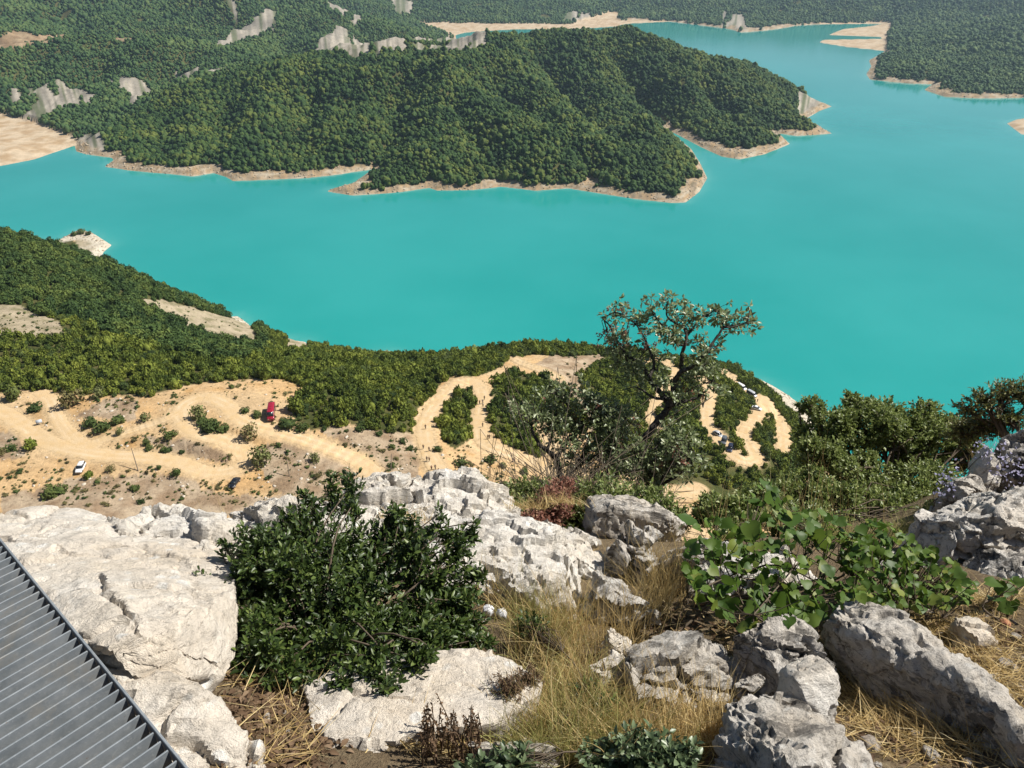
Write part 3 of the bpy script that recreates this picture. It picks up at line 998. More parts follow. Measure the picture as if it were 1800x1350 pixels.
def instancer(name, pts, scl, rot, src_meshes, label, seed=0, cat='forest'):
    """one 'stuff' object: a wood that reads as a mass"""
    coll = bpy.data.collections.new(name + '_kinds')
    for k, me in enumerate(src_meshes):
        coll.objects.link(bpy.data.objects.new('%s_kind_%02d' % (name, k), me))
    me = bpy.data.meshes.new(name)
    me.vertices.add(len(pts))
    me.vertices.foreach_set('co', np.ascontiguousarray(pts, np.float32).ravel())
    a = me.attributes.new('scl', 'FLOAT_VECTOR', 'POINT')
    a.data.foreach_set('vector', np.ascontiguousarray(scl, np.float32).ravel())
    a = me.attributes.new('rot', 'FLOAT_VECTOR', 'POINT')
    a.data.foreach_set('vector', np.ascontiguousarray(rot, np.float32).ravel())
    a = me.attributes.new('pick', 'INT', 'POINT')
    a.data.foreach_set('value', np.random.RandomState(seed).randint(0, len(src_meshes), len(pts)).astype(np.int32))
    o = obj(name, me, label=label, cat=cat, kind='stuff')
    g = bpy.data.node_groups.new(name + '_scatter', 'GeometryNodeTree')
    g.interface.new_socket('Geometry', in_out='INPUT', socket_type='NodeSocketGeometry')
    g.interface.new_socket('Geometry', in_out='OUTPUT', socket_type='NodeSocketGeometry')
    n = g.nodes
    gi, go = n.new('NodeGroupInput'), n.new('NodeGroupOutput')
    ins = n.new('GeometryNodeInstanceOnPoints')
    ci = n.new('GeometryNodeCollectionInfo')
    ci.inputs['Collection'].default_value = coll
    ci.inputs['Separate Children'].default_value = True
    ci.inputs['Reset Children'].default_value = True

    def na(nm, typ):
        k = n.new('GeometryNodeInputNamedAttribute')
        k.data_type = typ
        k.inputs['Name'].default_value = nm
        return k.outputs['Attribute']
    ins.inputs['Pick Instance'].default_value = True
    g.links.new(gi.outputs[0], ins.inputs['Points'])
    g.links.new(ci.outputs[0], ins.inputs['Instance'])
    g.links.new(na('scl', 'FLOAT_VECTOR'), ins.inputs['Scale'])
    er = n.new('FunctionNodeEulerToRotation')
    g.links.new(na('rot', 'FLOAT_VECTOR'), er.inputs[0])
    g.links.new(er.outputs[0], ins.inputs['Rotation'])
    g.links.new(na('pick', 'INT'), ins.inputs['Instance Index'])
    g.links.new(ins.outputs[0], go.inputs[0])
    md = o.modifiers.new('scatter', 'NODES')
    md.node_group = g
    return o


def scatter_px(n, u0, u1, v0, v1, spacing, rmin, rmax, jitter_seed=0, sel=None):
    """jittered grid of ground points with an even spacing inside a sector"""
    r = np.random.RandomState(jitter_seed)
    th0, th1 = math.atan2((u0 - 900) / F_PX, 1.0), math.atan2((u1 - 900) / F_PX, 1.0)
    xs = np.arange(rmax * math.tan(th0) if th0 < 0 else rmin * math.tan(th0), rmax * math.tan(th1) if th1 > 0 else rmin * math.tan(th1), spacing)
    ys = np.arange(rmin * 0.7, rmax, spacing)
    X, Y = np.meshgrid(xs, ys)
    X = X.ravel() + r.uniform(-0.48, 0.48, X.size) * spacing
    Y = Y.ravel() + r.uniform(-0.48, 0.48, Y.size) * spacing
    rr_ = np.sqrt(X * X + Y * Y)
    th = np.arctan2(X, Y)
    m = (rr_ > rmin) & (rr_ < rmax) & (th > max(TH[0] + 0.01, th0 * 1.08)) & (th < min(TH[-1] - 0.01, th1 * 1.08))
    X, Y = X[m], Y[m]
    m = cell(TREE, X, Y)
    X, Y = X[m], Y[m]
    Z = H(X, Y)
    u, v, z = proj(np.stack([X, Y, Z + 4], 1))
    m = (u > -120) & (u < 1920) & (v > -60) & (z > 0)
    X, Y, Z = X[m], Y[m], Z[m]
    # drop what lies deep behind a crest: march a few steps towards the eye
    P = np.stack([X, Y, Z + 7.0], 1)
    vis = np.ones(len(P), bool)
    eye = np.array([0, 0, CAM_H])
    for t in np.concatenate([np.linspace(0.5, 0.9, 12), np.linspace(0.91, 0.985, 10)]):
        Q = eye + (P - eye) * t
        vis &= Q[:, 2] > H(Q[:, 0], Q[:, 1]) - 7.0
    return X[vis], Y[vis], Z[vis]


FAR_KINDS = [blob_crown('crown', k, M_far, 2, 1.05) for k in range(5)]
PEN_KINDS = [blob_crown('crown', 10 + k, M_pen, 3, 1.1) for k in range(6)]


def make_wood(name, label, kinds, spacing, rmin, rmax, size, seed, keep_fn=None, u0=-80, u1=1880, cat='forest', tilt=0.12):
    X, Y, Z = scatter_px(0, u0, u1, 0, 0, spacing, rmin, rmax, seed)
    r = np.random.RandomState(seed + 1)
    if keep_fn is not None:
        u, v, z = proj(np.stack([X, Y, Z], 1))
        m = keep_fn(X, Y, Z, u, v, z, r)
        X, Y, Z = X[m], Y[m], Z[m]
    n = len(X)
    P3 = np.stack([X, Y, X * 0], 1)
    grow = 1 + 0.35 * fbm(P3 / (spacing * 9), 2, seed + 5)
    s = size * (0.45 + 0.55 * r.rand(n) + 0.85 * r.rand(n) ** 6) * grow
    scl = np.stack([s * r.uniform(0.85, 1.15, n), s * r.uniform(0.85, 1.15, n), s * r.uniform(0.85, 1.35, n)], 1)
    rot = np.stack([r.normal(size=n) * tilt, r.normal(size=n) * tilt, r.rand(n) * 6.28], 1)
    print(name, n)
    return instancer(name, np.stack([X, Y, Z - 0.25 * s], 1), scl, rot, kinds, label, seed, cat)


gap = lambda X, Y, s, sd_: fbm(np.stack([X, Y, X * 0], 1) / s, 3, sd_)
pen = lambda X, Y, Z, u, v, z, r: in_poly(u, v, [(140, 290), (185, 240), (230, 205), (300, 160), (400, 130), (520, 100), (700, 78), (850, 66), (900, 50), (1110, 40), (1500, 150), (1500, 300), (1200, 400), (500, 360)]) & (z < 2080)
make_wood('peninsula_forest', 'dense dark green oak wood covering the peninsula in the lake', PEN_KINDS, 4.7, 1000, 2150, 3.6, 21, lambda X, Y, Z, u, v, z, r: pen(X, Y, Z, u, v, z, r) & (gap(X, Y, 11, 61) > -0.38))
make_wood('hill_forest', 'green wood on the hills beyond the peninsula on the left', FAR_KINDS, 5.6, 1000, 2650, 3.8, 22, lambda X, Y, Z, u, v, z, r: ~pen(X, Y, Z, u, v, z, r) & (u < 900) & (gap(X, Y, 60, 7) > -0.42), u1=920)
make_wood('far_shore_forest', 'bluish green wood on the hills along the far shore', FAR_KINDS, 8.0, 2600, 5200, 5.2, 23, lambda X, Y, Z, u, v, z, r: (gap(X, Y, 90, 8) > -0.30))
make_wood('right_shore_forest', 'green wood on the low hills of the right-hand shore', FAR_KINDS, 5.8, 1500, 2600, 3.8, 24, lambda X, Y, Z, u, v, z, r: (u > 1480) & (gap(X, Y, 70, 9) > -0.38), u0=1400)

# ---- near hillside: taller trees on the left ridge, low thicket elsewhere
TREE_KINDS = [leafy_crown('crown', k, M_hill_tree, 460, 1.15, 0.20) for k in range(5)]
SHRUB_KINDS = [leafy_crown('crown', 20 + k, M_thicket, 380, 1.15, 0.24, 0.45) for k in range(6)]
DARK_KINDS = [leafy_crown('crown', 40 + k, M_dark_shrub, 420, 0.95, 0.19) for k in range(4)]
TRUNKS = [trunk_mesh('trunk', 60 + k) for k in range(3)]

ridge_poly = [(-700, 250), (-700, 560), (0, 560), (120, 560), (230, 600), (330, 630), (420, 640), (470, 620), (470, 540), (300, 420)]


def on_ridge(u, v):
    return in_poly(u, v, ridge_poly)


X, Y, Z = scatter_px(0, -80, 1500, 0, 0, 1.75, 200, 930, 31)
r = np.random.RandomState(32)
u, v, z = proj(np.stack([X, Y, Z], 1))
thk = cell(THK, X, Y)
rg_ = on_ridge(u + 25 * gap(X, Y, 20, 4), v + 18 * gap(X, Y, 20, 5))
m = thk & (rg_ & (r.rand(len(X)) < 0.34) | ~rg_ & (r.rand(len(X)) < 0.74)) & (z < 950) & (gap(X, Y, 9, 6) > -0.27)
X, Y, Z, rg_, u, v, z = X[m], Y[m], Z[m], rg_[m], u[m], v[m], z[m]
s = np.where(rg_, r.uniform(1.5, 2.6, len(X)) + 1.6 * r.rand(len(X)) ** 5, r.uniform(0.75, 1.5, len(X)) + 1.5 * r.rand(len(X)) ** 9) * (1 + 0.45 * gap(X, Y, 16, 12))
# the ones that show largest in front become single trees / shrubs
big = s / z
cand = np.argsort(-big)
singles_t, singles_s = [], []
taken = np.zeros(len(X), bool)
for k in cand:
    if u[k] < 0 or u[k] > 1440 or v[k] > 860:
        continue
    if rg_[k] and len(singles_t) < 110 and v[k] > 380:
        singles_t.append(k)
        taken[k] = True
    elif (not rg_[k]) and len(singles_s) < 190 and (u[k] < 1060 or u[k] > 1190):
        singles_s.append(k)
        taken[k] = True
    if len(singles_t) >= 110 and len(singles_s) >= 190:
        break
for nm, sel, kinds, lab in (('ridge_forest', rg_ & ~taken, TREE_KINDS, 'dark green trees massed on the left ridge above the lake'),
                            ('hillside_thicket', ~rg_ & ~taken, SHRUB_KINDS + SHRUB_KINDS[:2] + DARK_KINDS[:2], 'low yellow-green thicket of broom and oak scrub on the hillside')):
    n = int(sel.sum())
    print(nm, n)
    ss = s[sel][:, None] * np.stack([r.uniform(0.85, 1.15, n), r.uniform(0.85, 1.15, n), r.uniform(0.9, 1.35, n)], 1)
    rot = np.stack([r.normal(size=n) * 0.1, r.normal(size=n) * 0.1, r.rand(n) * 6.28], 1)
    instancer(nm, np.stack([X[sel], Y[sel], Z[sel] - 0.15 * s[sel]], 1), ss, rot, kinds, lab, 5, 'forest' if 'forest' in nm else 'thicket')


def plant_at(name, x, y, z, sc, kinds, label, cat, group=None, k=0, trunk=True, squash=1.0, rz=None):
    e = obj(name, None, loc=(x, y, z - 0.1 * sc), label=label, cat=cat, group=group)
    e.rotation_euler = (0, 0, (k * 2.399) % 6.28 if rz is None else rz)
    e.scale = (sc, sc, sc * squash)
    obj('crown', kinds[k % len(kinds)], e)
    if trunk:
        obj('trunk', TRUNKS[k % len(TRUNKS)], e)
    return e


for q, k in enumerate(singles_t):
    plant_at('ridge_tree', X[k], Y[k], Z[k], s[k], TREE_KINDS, 'dark green tree among the wood on the left lakeside ridge', 'tree', 'trees on the left ridge', q)
for q, k in enumerate(singles_s):
    plant_at('thicket_shrub', X[k], Y[k], Z[k], s[k], SHRUB_KINDS, 'yellow-green shrub in the dense thicket along the tracks', 'shrub', 'shrubs in the hillside thicket', q, squash=1.1)

# ---- single shrubs and small trees on the bare ground by the tracks: (u, v of foot, radius m, kind, name, label)
DRY_KINDS = [leafy_crown('crown', 50 + k, M_dry_shrub, 300, 1.0, 0.15, 0, 0.5) for k in range(2)]
PALE_KINDS = [leafy_crown('crown', 55 + k, M_pale_shrub, 340, 1.1, 0.16, 0, 0.5) for k in range(2)]
KIND = {'d': DARK_KINDS, 'y': DRY_KINDS, 'p': PALE_KINDS, 't': SHRUB_KINDS}
ROADSIDE = [
    (28, 700, 3.0, 'd', 1, 'dark spreading shrub where the pale spur track begins'), (62, 722, 2.4, 'd', 0, 'long dark shrub between the yellow track and the pale spur'),
    (128, 712, 4.3, 'y', 1, 'broad dry brown tree beside the pale spur track'), (173, 698, 2.6, 'p', 1, 'bright green small tree at the edge of the thicket'),
    (158, 748, 2.6, 'd', 0, 'dark shrub at the left of the clump in the track triangle'), (182, 756, 3.0, 'd', 0, 'large dark shrub in the middle of the track triangle'), (208, 744, 2.4, 'd', 0, 'dark shrub at the right of the clump in the track triangle'),
    (257, 740, 1.7, 'p', 1, 'thin open small tree on the orange earth'), (212, 764, 1.4, 'p', 1, 'spindly bare-stemmed tree beside the junction'),
    (348, 738, 2.9, 'p', 1, 'pale green tree at the head of the hairpin island'), (372, 756, 3.2, 'd', 0, 'dark shrub in the middle of the hairpin island'), (392, 758, 2.2, 'd', 0, 'dark shrub at the lower end of the hairpin island'), (358, 748, 2.6, 'd', 0, 'dark shrub below the pale tree on the hairpin island'),
    (440, 770, 3.0, 'y', 1, 'dry brown-green tree below the red bus'), (459, 815, 3.3, 'p', 1, 'round olive-green tree beside the black car'), (300, 768, 2.1, 'd', 0, 'upright dark shrub left of the lower hairpin'),
    (259, 780, 1.3, 'd', 0, 'small dark shrub left on the stony patch'), (263, 790, 1.4, 'd', 0, 'small dark shrub in front on the stony patch'), (288, 793, 1.3, 'd', 0, 'low dark shrub on the stony patch below the hairpin'), (297, 793, 1.2, 'd', 0, 'low dark shrub at the right of the stony patch'), (320, 797, 1.0, 'd', 0, 'tiny dark shrub beside the lower track'),
    (195, 828, 1.7, 'y', 0, 'pale dry bush right of the white car'), (157, 839, 1.5, 't', 0, 'bright green bush just below the white car'), (55, 788, 2.2, 't', 0, 'green bush on the orange bank at the left edge'), (22, 790, 1.8, 'd', 0, 'dark bush on the bank at the left edge'), (2, 800, 2.0, 'y', 0, 'grey-brown bush cut by the left edge'),
    (90, 872, 3.0, 'd', 0, 'large dark bush above the white slab'), (108, 866, 2.2, 'd', 0, 'dark bush joined to the large bush above the slab'), (238, 862, 1.6, 'd', 0, 'dark bush on the brown stony slope'), (310, 834, 1.8, 'd', 0, 'dark bush at the edge of the parking ground'), (280, 824, 1.0, 'd', 0, 'small dark bush by the leaning pole'),
    (196, 868, 1.0, 'y', 0, 'low brown tuft bush on the stony slope'), (248, 884, 1.2, 'd', 0, 'small dark bush just above the white rock'),
    (408, 682, 1.3, 'd', 0, 'small dark upright shrub above the bus pad'), (452, 732, 1.9, 'd', 0, 'dark shrub touching the bus on its left'), (432, 724, 1.6, 'd', 0, 'low dark shrub left of the bus shrub'),
    (508, 752, 3.2, 'd', 0, 'dark shrub right of the bus'), (530, 756, 2.4, 'd', 0, 'dark shrub trailing along the track right of the bus'), (598, 746, 2.6, 't', 0, 'round green shrub at the thicket corner'), (632, 756, 1.8, 'd', 0, 'flat dark shrub on the stony slope'), (666, 764, 1.3, 'd', 0, 'round dark shrub alone on the stony slope'), (690, 788, 1.3, 'd', 0, 'small dark shrub at the bend of the road'),
    (490, 784, 1.0, 'd', 0, 'tiny green shrub beside the round olive tree'), (552, 812, 1.8, 'p', 1, 'thin pale tree right of the second pole'), (560, 838, 1.6, 'y', 0, 'dry bush on the slope under the road'), (688, 822, 1.5, 'd', 0, 'dark bush at the right edge of the road bend'), (735, 852, 1.3, 'd', 0, 'dark bush at the left of the hikers'), (708, 778, 1.4, 'd', 0, 'dark bush on the bank left of the hairpin'), (720, 790, 1.3, 'd', 0, 'second dark bush on the bank left of the hairpin'),
    (770, 792, 1.6, 'd', 0, 'narrow dark bush beside the walkers'), (800, 848, 2.4, 'd', 0, 'big dark bush right of the lowest hikers'), (812, 818, 2.3, 'd', 0, 'dark bush on the bank between the two lanes'), (845, 850, 2.6, 'd', 0, 'dark bush behind the white crest rock'), (862, 812, 2.2, 'd', 0, 'dark bush at the foot of the right lane'), (884, 822, 1.4, 'p', 0, 'small pale bush below the right lane'), (880, 862, 2.4, 't', 0, 'green bush right of the crest rock'), (920, 832, 1.6, 'd', 0, 'low bush beside the orange path'), (940, 844, 1.4, 'p', 0, 'pale bush below the orange path'),
]
for q, (pu, pv, sc, kd, tr, lab) in enumerate(ROADSIDE):
    p = hit(pu, pv)
    plant_at('small_tree' if tr else 'shrub', p[0], p[1], p[2], sc, KIND[kd], lab, 'tree' if tr else 'shrub', 'shrubs by the dirt tracks', q, trunk=True, squash=1.25 if tr else 0.85)

for q, (pu, pv, sc, lab) in enumerate([(132, 414, 4.2, 'leftmost dark tree on the small white point in the lake'), (143, 411, 5.0, 'tallest dark tree on the small white point in the lake'), (156, 413, 4.0, 'rightmost dark tree on the small white point in the lake')]):
    p = hit(pu, pv, 600, 1100)
    plant_at('shore_tree', p[0], p[1], p[2], sc, DARK_KINDS, lab, 'tree', 'trees on the white point', q)

# loose stones on the bare ground, far too many to count
r = np.random.RandomState(77)
su = r.uniform(0, 1000, 1500)
sv = r.uniform(690, 880, 1500)
sp = []
cl = fbm(np.stack([su / 40, sv / 25, su * 0], 1), 3, 88)
for a, b, c_ in zip(su, sv, cl):
    if c_ > 0.02:
        p = hit(a, b)
        if float(cell(rd.reshape(NR, NC), p[:1], p[1:2])[0]) > 1.0 and not cell(THK, p[:1], p[1:2])[0]:
            sp.append(p)
sp = np.array(sp)
M_stone = rock_mat('field_stone', (0.58, 0.53, 0.45), (0.44, 0.39, 0.32), (0.22, 0.20, 0.17), (0.52, 0.44, 0.33), 0.4, 0.4)


def stone_mesh(name, seed, mat, sub=2, flat=0.6):
    V, F = ico(sub)
    f1, f2, idn = worley(V * 1.3 + seed * 3.3, 400 + seed)
    W = V * (0.8 + 0.35 * idn - 0.25 * f1 + 0.2 * fbm(V * 1.8 + seed, 3, seed))[:, None]
    W[:, 2] *= flat
    return mesh_np(name, W, F, mat)


STONES = [stone_mesh('stone', k, M_stone) for k in range(5)]
n = len(sp)
ssz = 0.15 + 0.55 * r.rand(n) ** 4
instancer('scattered_stones', sp + np.array([0, 0, 0.02]), ssz[:, None] * r.uniform(0.7, 1.3, (n, 3)), np.stack([r.normal(size=n) * 0.2, r.normal(size=n) * 0.2, r.rand(n) * 6.28], 1), STONES, 'loose pale stones strewn over the dusty slope', 9, 'stones')

# fallen blocks and rubble along the drawn-down shore
ri = np.where((ring > 0.6) & (sd > 0.5) & ~beach & (rad < 2600) & (rad > 250))[0]
r2 = np.random.RandomState(78)
ri = r2.choice(ri, min(5200, len(ri)), replace=False)
q3 = np.stack([gx[ri] + r2.normal(size=len(ri)) * 2, gy[ri] + r2.normal(size=len(ri)) * 3], 1)
q3 = np.column_stack([q3, H(q3[:, 0], q3[:, 1])])
q3 = q3[q3[:, 2] > WATER + 0.1]
M_shore_rock = rock_mat('shore_rock', (0.46, 0.40, 0.31), (0.34, 0.27, 0.19), (0.13, 0.11, 0.085), (0.40, 0.30, 0.19), 0.6, 0.12)
SHORE = [stone_mesh('stone', 40 + k, M_shore_rock, 2, 0.7) for k in range(4)]
sz3 = (0.35 + 1.1 * r2.rand(len(q3)) ** 3) * np.clip(np.sqrt((q3 ** 2).sum(1)) / 900.0, 0.7, 1.7)
instancer('shore_rubble', q3, sz3[:, None] * r2.uniform(0.7, 1.4, (len(q3), 3)), np.stack([r2.normal(size=len(q3)) * 0.3, r2.normal(size=len(q3)) * 0.3, r2.rand(len(q3)) * 6.28], 1), SHORE, 'broken tan rock rubble along the bare shoreline', 11, 'rubble')

# low dry tufts and cushions over the bare slope
TUFTS = [leafy_crown('tuft', 70 + k, M_dry_shrub, 70, 0.6, 0.35) for k in range(2)] + [leafy_crown('tuft', 75 + k, M_dark_shrub, 70, 0.6, 0.35) for k in range(2)]
su, sv = r.uniform(-20, 1060, 5200), r.uniform(655, 890, 5200)
cl = fbm(np.stack([su / 60, sv / 30, su * 0], 1), 3, 98)
sp = []
for a, b, c_ in zip(su, sv, cl):
    if c_ > -0.12 + 0.25 * r.rand():
        p = hit(a, b)
        if p[2] > -175 and float(cell(rd.reshape(NR, NC), p[:1], p[1:2])[0]) > 0.8 and not cell(THK, p[:1], p[1:2])[0]:
            sp.append(p)
    if len(sp) > 1500:
        break
for b in [(-20, 115, 550, 604), (250, 425, 536, 608), (985, 1090, 625, 735)]:
    for q in range(150):
        sp.append(hit(r.uniform(b[0], b[1]), r.uniform(b[2], b[3])))
sp = np.array(sp)
n = len(sp)
tsz = 0.25 + 0.75 * r.rand(n) ** 3
instancer('dry_tufts', sp, tsz[:, None] * r.uniform(0.8, 1.2, (n, 3)), np.stack([r.normal(size=n) * 0.1, r.normal(size=n) * 0.1, r.rand(n) * 6.28], 1), TUFTS, 'low dry tufts and cushion plants dotting the bare slope', 10, 'tufts')

# ================================================================ VEHICLES, PEOPLE, POLES
M_glass = simple('car_glass', (0.02, 0.025, 0.03), 0.08, 0.6, var=0.05)
M_tyre = simple('tyre', (0.02, 0.02, 0.02), 0.8, 0.2)
M_rim = simple('rim', (0.45, 0.45, 0.46), 0.35, 0.5, 0.7)
M_lamp = simple('lamp_lens', (0.75, 0.75, 0.72), 0.15, 0.6)
M_tail = simple('tail_lens', (0.35, 0.02, 0.02), 0.2, 0.5)


def paint(name, col, rough=0.25):
    t = NT(name)
    n = t.noise(3.0, 3, vec=t.pos())
    p = t.n('ShaderNodeBsdfPrincipled')
    t.l(t.mix(t.rng(n, 0.3, 0.7), tuple(x * 0.92 for x in col), col), p.inputs['Base Color'])
    p.inputs['Roughness'].default_value = rough
    p.inputs['Coat Weight'].default_value = 0.6
    return t.done(p.outputs[0])


def loft(sections, mat, name, cap=True):
    """closed rings of equal length along x"""
    n = len(sections[0])
    V = np.array([p for s in sections for p in s], float)
    F = []
    for a in range(len(sections) - 1):
        for b in range(n):
            F.append((a * n + b, a * n + (b + 1) % n, (a + 1) * n + (b + 1) % n, (a + 1) * n + b))
    fl = [np.array(F)]
    if cap:
        fl += [np.array([list(range(n))[::-1]]), np.array([[(len(sections) - 1) * n + b for b in range(n)]])]
    return mesh_np(name, V, fl, mat)


def ring(x, hw, z0, z1, r=0.12, tuck=0.0):
    """rounded rectangle cross-section at x"""
    return [(x, -hw + r * 0.5, z0), (x, hw - r * 0.5, z0), (x, hw, z0 + r), (x, hw - tuck * 0.3, (z0 + z1) / 2), (x, hw - tuck, z1 - r * 0.6), (x, hw - tuck - r, z1),
            (x, -hw + tuck + r, z1), (x, -hw + tuck, z1 - r * 0.6), (x, -hw + tuck * 0.3, (z0 + z1) / 2), (x, -hw, z0 + r)]


def wheel(parent, x, y, rad_, w):
    bm = bmesh.new()
    bmesh.ops.create_cone(bm, cap_ends=True, segments=16, radius1=rad_, radius2=rad_, depth=w, matrix=Matrix.Rotation(R(90), 4, 'X'))
    bmesh.ops.bevel(bm, geom=[e for e in bm.edges], offset=0.03, segments=1, affect='EDGES')
    wv = obj('wheel', bm, parent, (x, y, rad_), mat=M_tyre)
    bm = bmesh.new()
    sgn = 1 if y > 0 else -1
    bmesh.ops.create_cone(bm, cap_ends=True, segments=12, radius1=rad_ * 0.6, radius2=rad_ * 0.5, depth=0.04, matrix=Matrix.Translation((0, sgn * w * 0.5, 0)) @ Matrix.Rotation(R(-90 * sgn), 4, 'X'))
    obj('rim', bm, wv, mat=M_rim)


def quad_part(name, pts, mat, parent, thick=0.015):
    """thin solid panel through 4 points"""
    P = np.array(pts, float)
    n = np.cross(P[1] - P[0], P[2] - P[0])
    n /= np.linalg.norm(n)
    V = np.vstack([P + n * thick, P - n * thick])
    k = len(P)
    F = [np.array([list(range(k)), [k + i for i in range(k)][::-1]]), np.array([(i, k + i, k + (i + 1) % k, (i + 1) % k) for i in range(k)])]
    return obj(name, mesh_np(name, V, F, mat), parent)


def make_car(name, label, px, heading, mat, suv=False, group=None):
    p = hit(*px)
    e = obj(name, None, loc=tuple(p + np.array([0, 0, 0.14])), label=label, cat='car', group=group)
    e.rotation_euler = (0, 0, heading)
    L, hw = (4.5, 0.92) if suv else (4.4, 0.89)
    top, belt = (1.68, 1.02) if suv else (1.45, 0.92)
    hood = belt - 0.06
    # x runs from tail (-) to nose (+)
    body = [ring(-L / 2, hw * 0.86, 0.42, belt - 0.14, 0.1), ring(-L / 2 + 0.12, hw * 0.95, 0.26, belt - 0.02, 0.14), ring(-L / 2 + 0.5, hw, 0.22, belt, 0.14), ring(-0.3, hw, 0.22, belt, 0.14), ring(0.75, hw, 0.22, belt - 0.02, 0.14),
            ring(1.2, hw * 0.99, 0.22, hood - 0.02, 0.16), ring(L / 2 - 0.35, hw * 0.95, 0.24, hood - 0.12, 0.16), ring(L / 2 - 0.08, hw * 0.86, 0.28, hood - 0.24, 0.14), ring(L / 2, hw * 0.76, 0.36, hood - 0.34, 0.1)]
    obj('body', loft(body, mat, 'body'), e)
    xr0, xr1, xf0, xf1 = (-L / 2 + 0.12, -L / 2 + 0.45, 0.35, 1.1) if suv else (-L / 2 + 0.45, -L / 2 + 1.15, 0.25, 1.05)
    ri = hw - 0.22
    roof = [ring(xr1 - 0.1, ri - 0.06, top - 0.16, top - 0.05, 0.05), ring(xr1 + 0.25, ri, top - 0.12, top, 0.06), ring(xf0 - 0.4, ri, top - 0.12, top, 0.06), ring(xf0 + 0.05, ri - 0.06, top - 0.16, top - 0.05, 0.05)]
    rf = obj('roof', loft(roof, mat, 'roof'), e)
    bi = hw - 0.06
    zt = top - 0.1
    zb = belt - 0.03
    quad_part('windscreen', [(xf1, -bi, zb), (xf1, bi, zb), (xf0, ri - 0.03, zt), (xf0, -ri + 0.03, zt)], M_glass, e)
    quad_part('rear_window', [(xr0, bi, zb), (xr0, -bi, zb), (xr1, -ri + 0.03, zt), (xr1, ri - 0.03, zt)], M_glass, e)
    for sg in (-1, 1):
        xm = (xr1 + xf0) / 2
        quad_part('side_window', [(xm + 0.05, sg * bi, zb), (xf1 - 0.12, sg * bi, zb), (xf0 - 0.02, sg * ri, zt), (xm + 0.05, sg * ri, zt)], M_glass, e)
        quad_part('side_window', [(xr0 + 0.12, sg * bi, zb), (xm - 0.05, sg * bi, zb), (xm - 0.05, sg * ri, zt), (xr1 + 0.02, sg * ri, zt)], M_glass, e)
        quad_part('door_pillar', [(xm - 0.05, sg * (bi + 0.005), zb), (xm + 0.05, sg * (bi + 0.005), zb), (xm + 0.05, sg * (ri + 0.005), zt), (xm - 0.05, sg * (ri + 0.005), zt)], mat, e)
        quad_part('headlight', [(L / 2 - 0.12, sg * hw * 0.80, hood - 0.36), (L / 2 - 0.02, sg * hw * 0.45, hood - 0.36), (L / 2 - 0.06, sg * hw * 0.45, hood - 0.25), (L / 2 - 0.16, sg * hw * 0.80, hood - 0.22)], M_lamp, e, 0.03)
        quad_part('tail_light', [(-L / 2 + 0.02, sg * hw * 0.82, belt - 0.32), (-L / 2 - 0.01, sg * hw * 0.55, belt - 0.32), (-L / 2, sg * hw * 0.55, belt - 0.16), (-L / 2 + 0.04, sg * hw * 0.82, belt - 0.14)], M_tail, e, 0.03)
        quad_part('wing_mirror', [(xf1 - 0.3, sg * (hw + 0.16), belt + 0.02), (xf1 - 0.3, sg * (hw - 0.02), belt + 0.02), (xf1 - 0.3, sg * (hw - 0.02), belt + 0.16), (xf1 - 0.3, sg * (hw + 0.16), belt + 0.16)], mat, e, 0.05)
        for wx_ in (-1.35, 1.38):
            wheel(e, wx_, sg * (hw - 0.1), 0.34, 0.24)
    return e


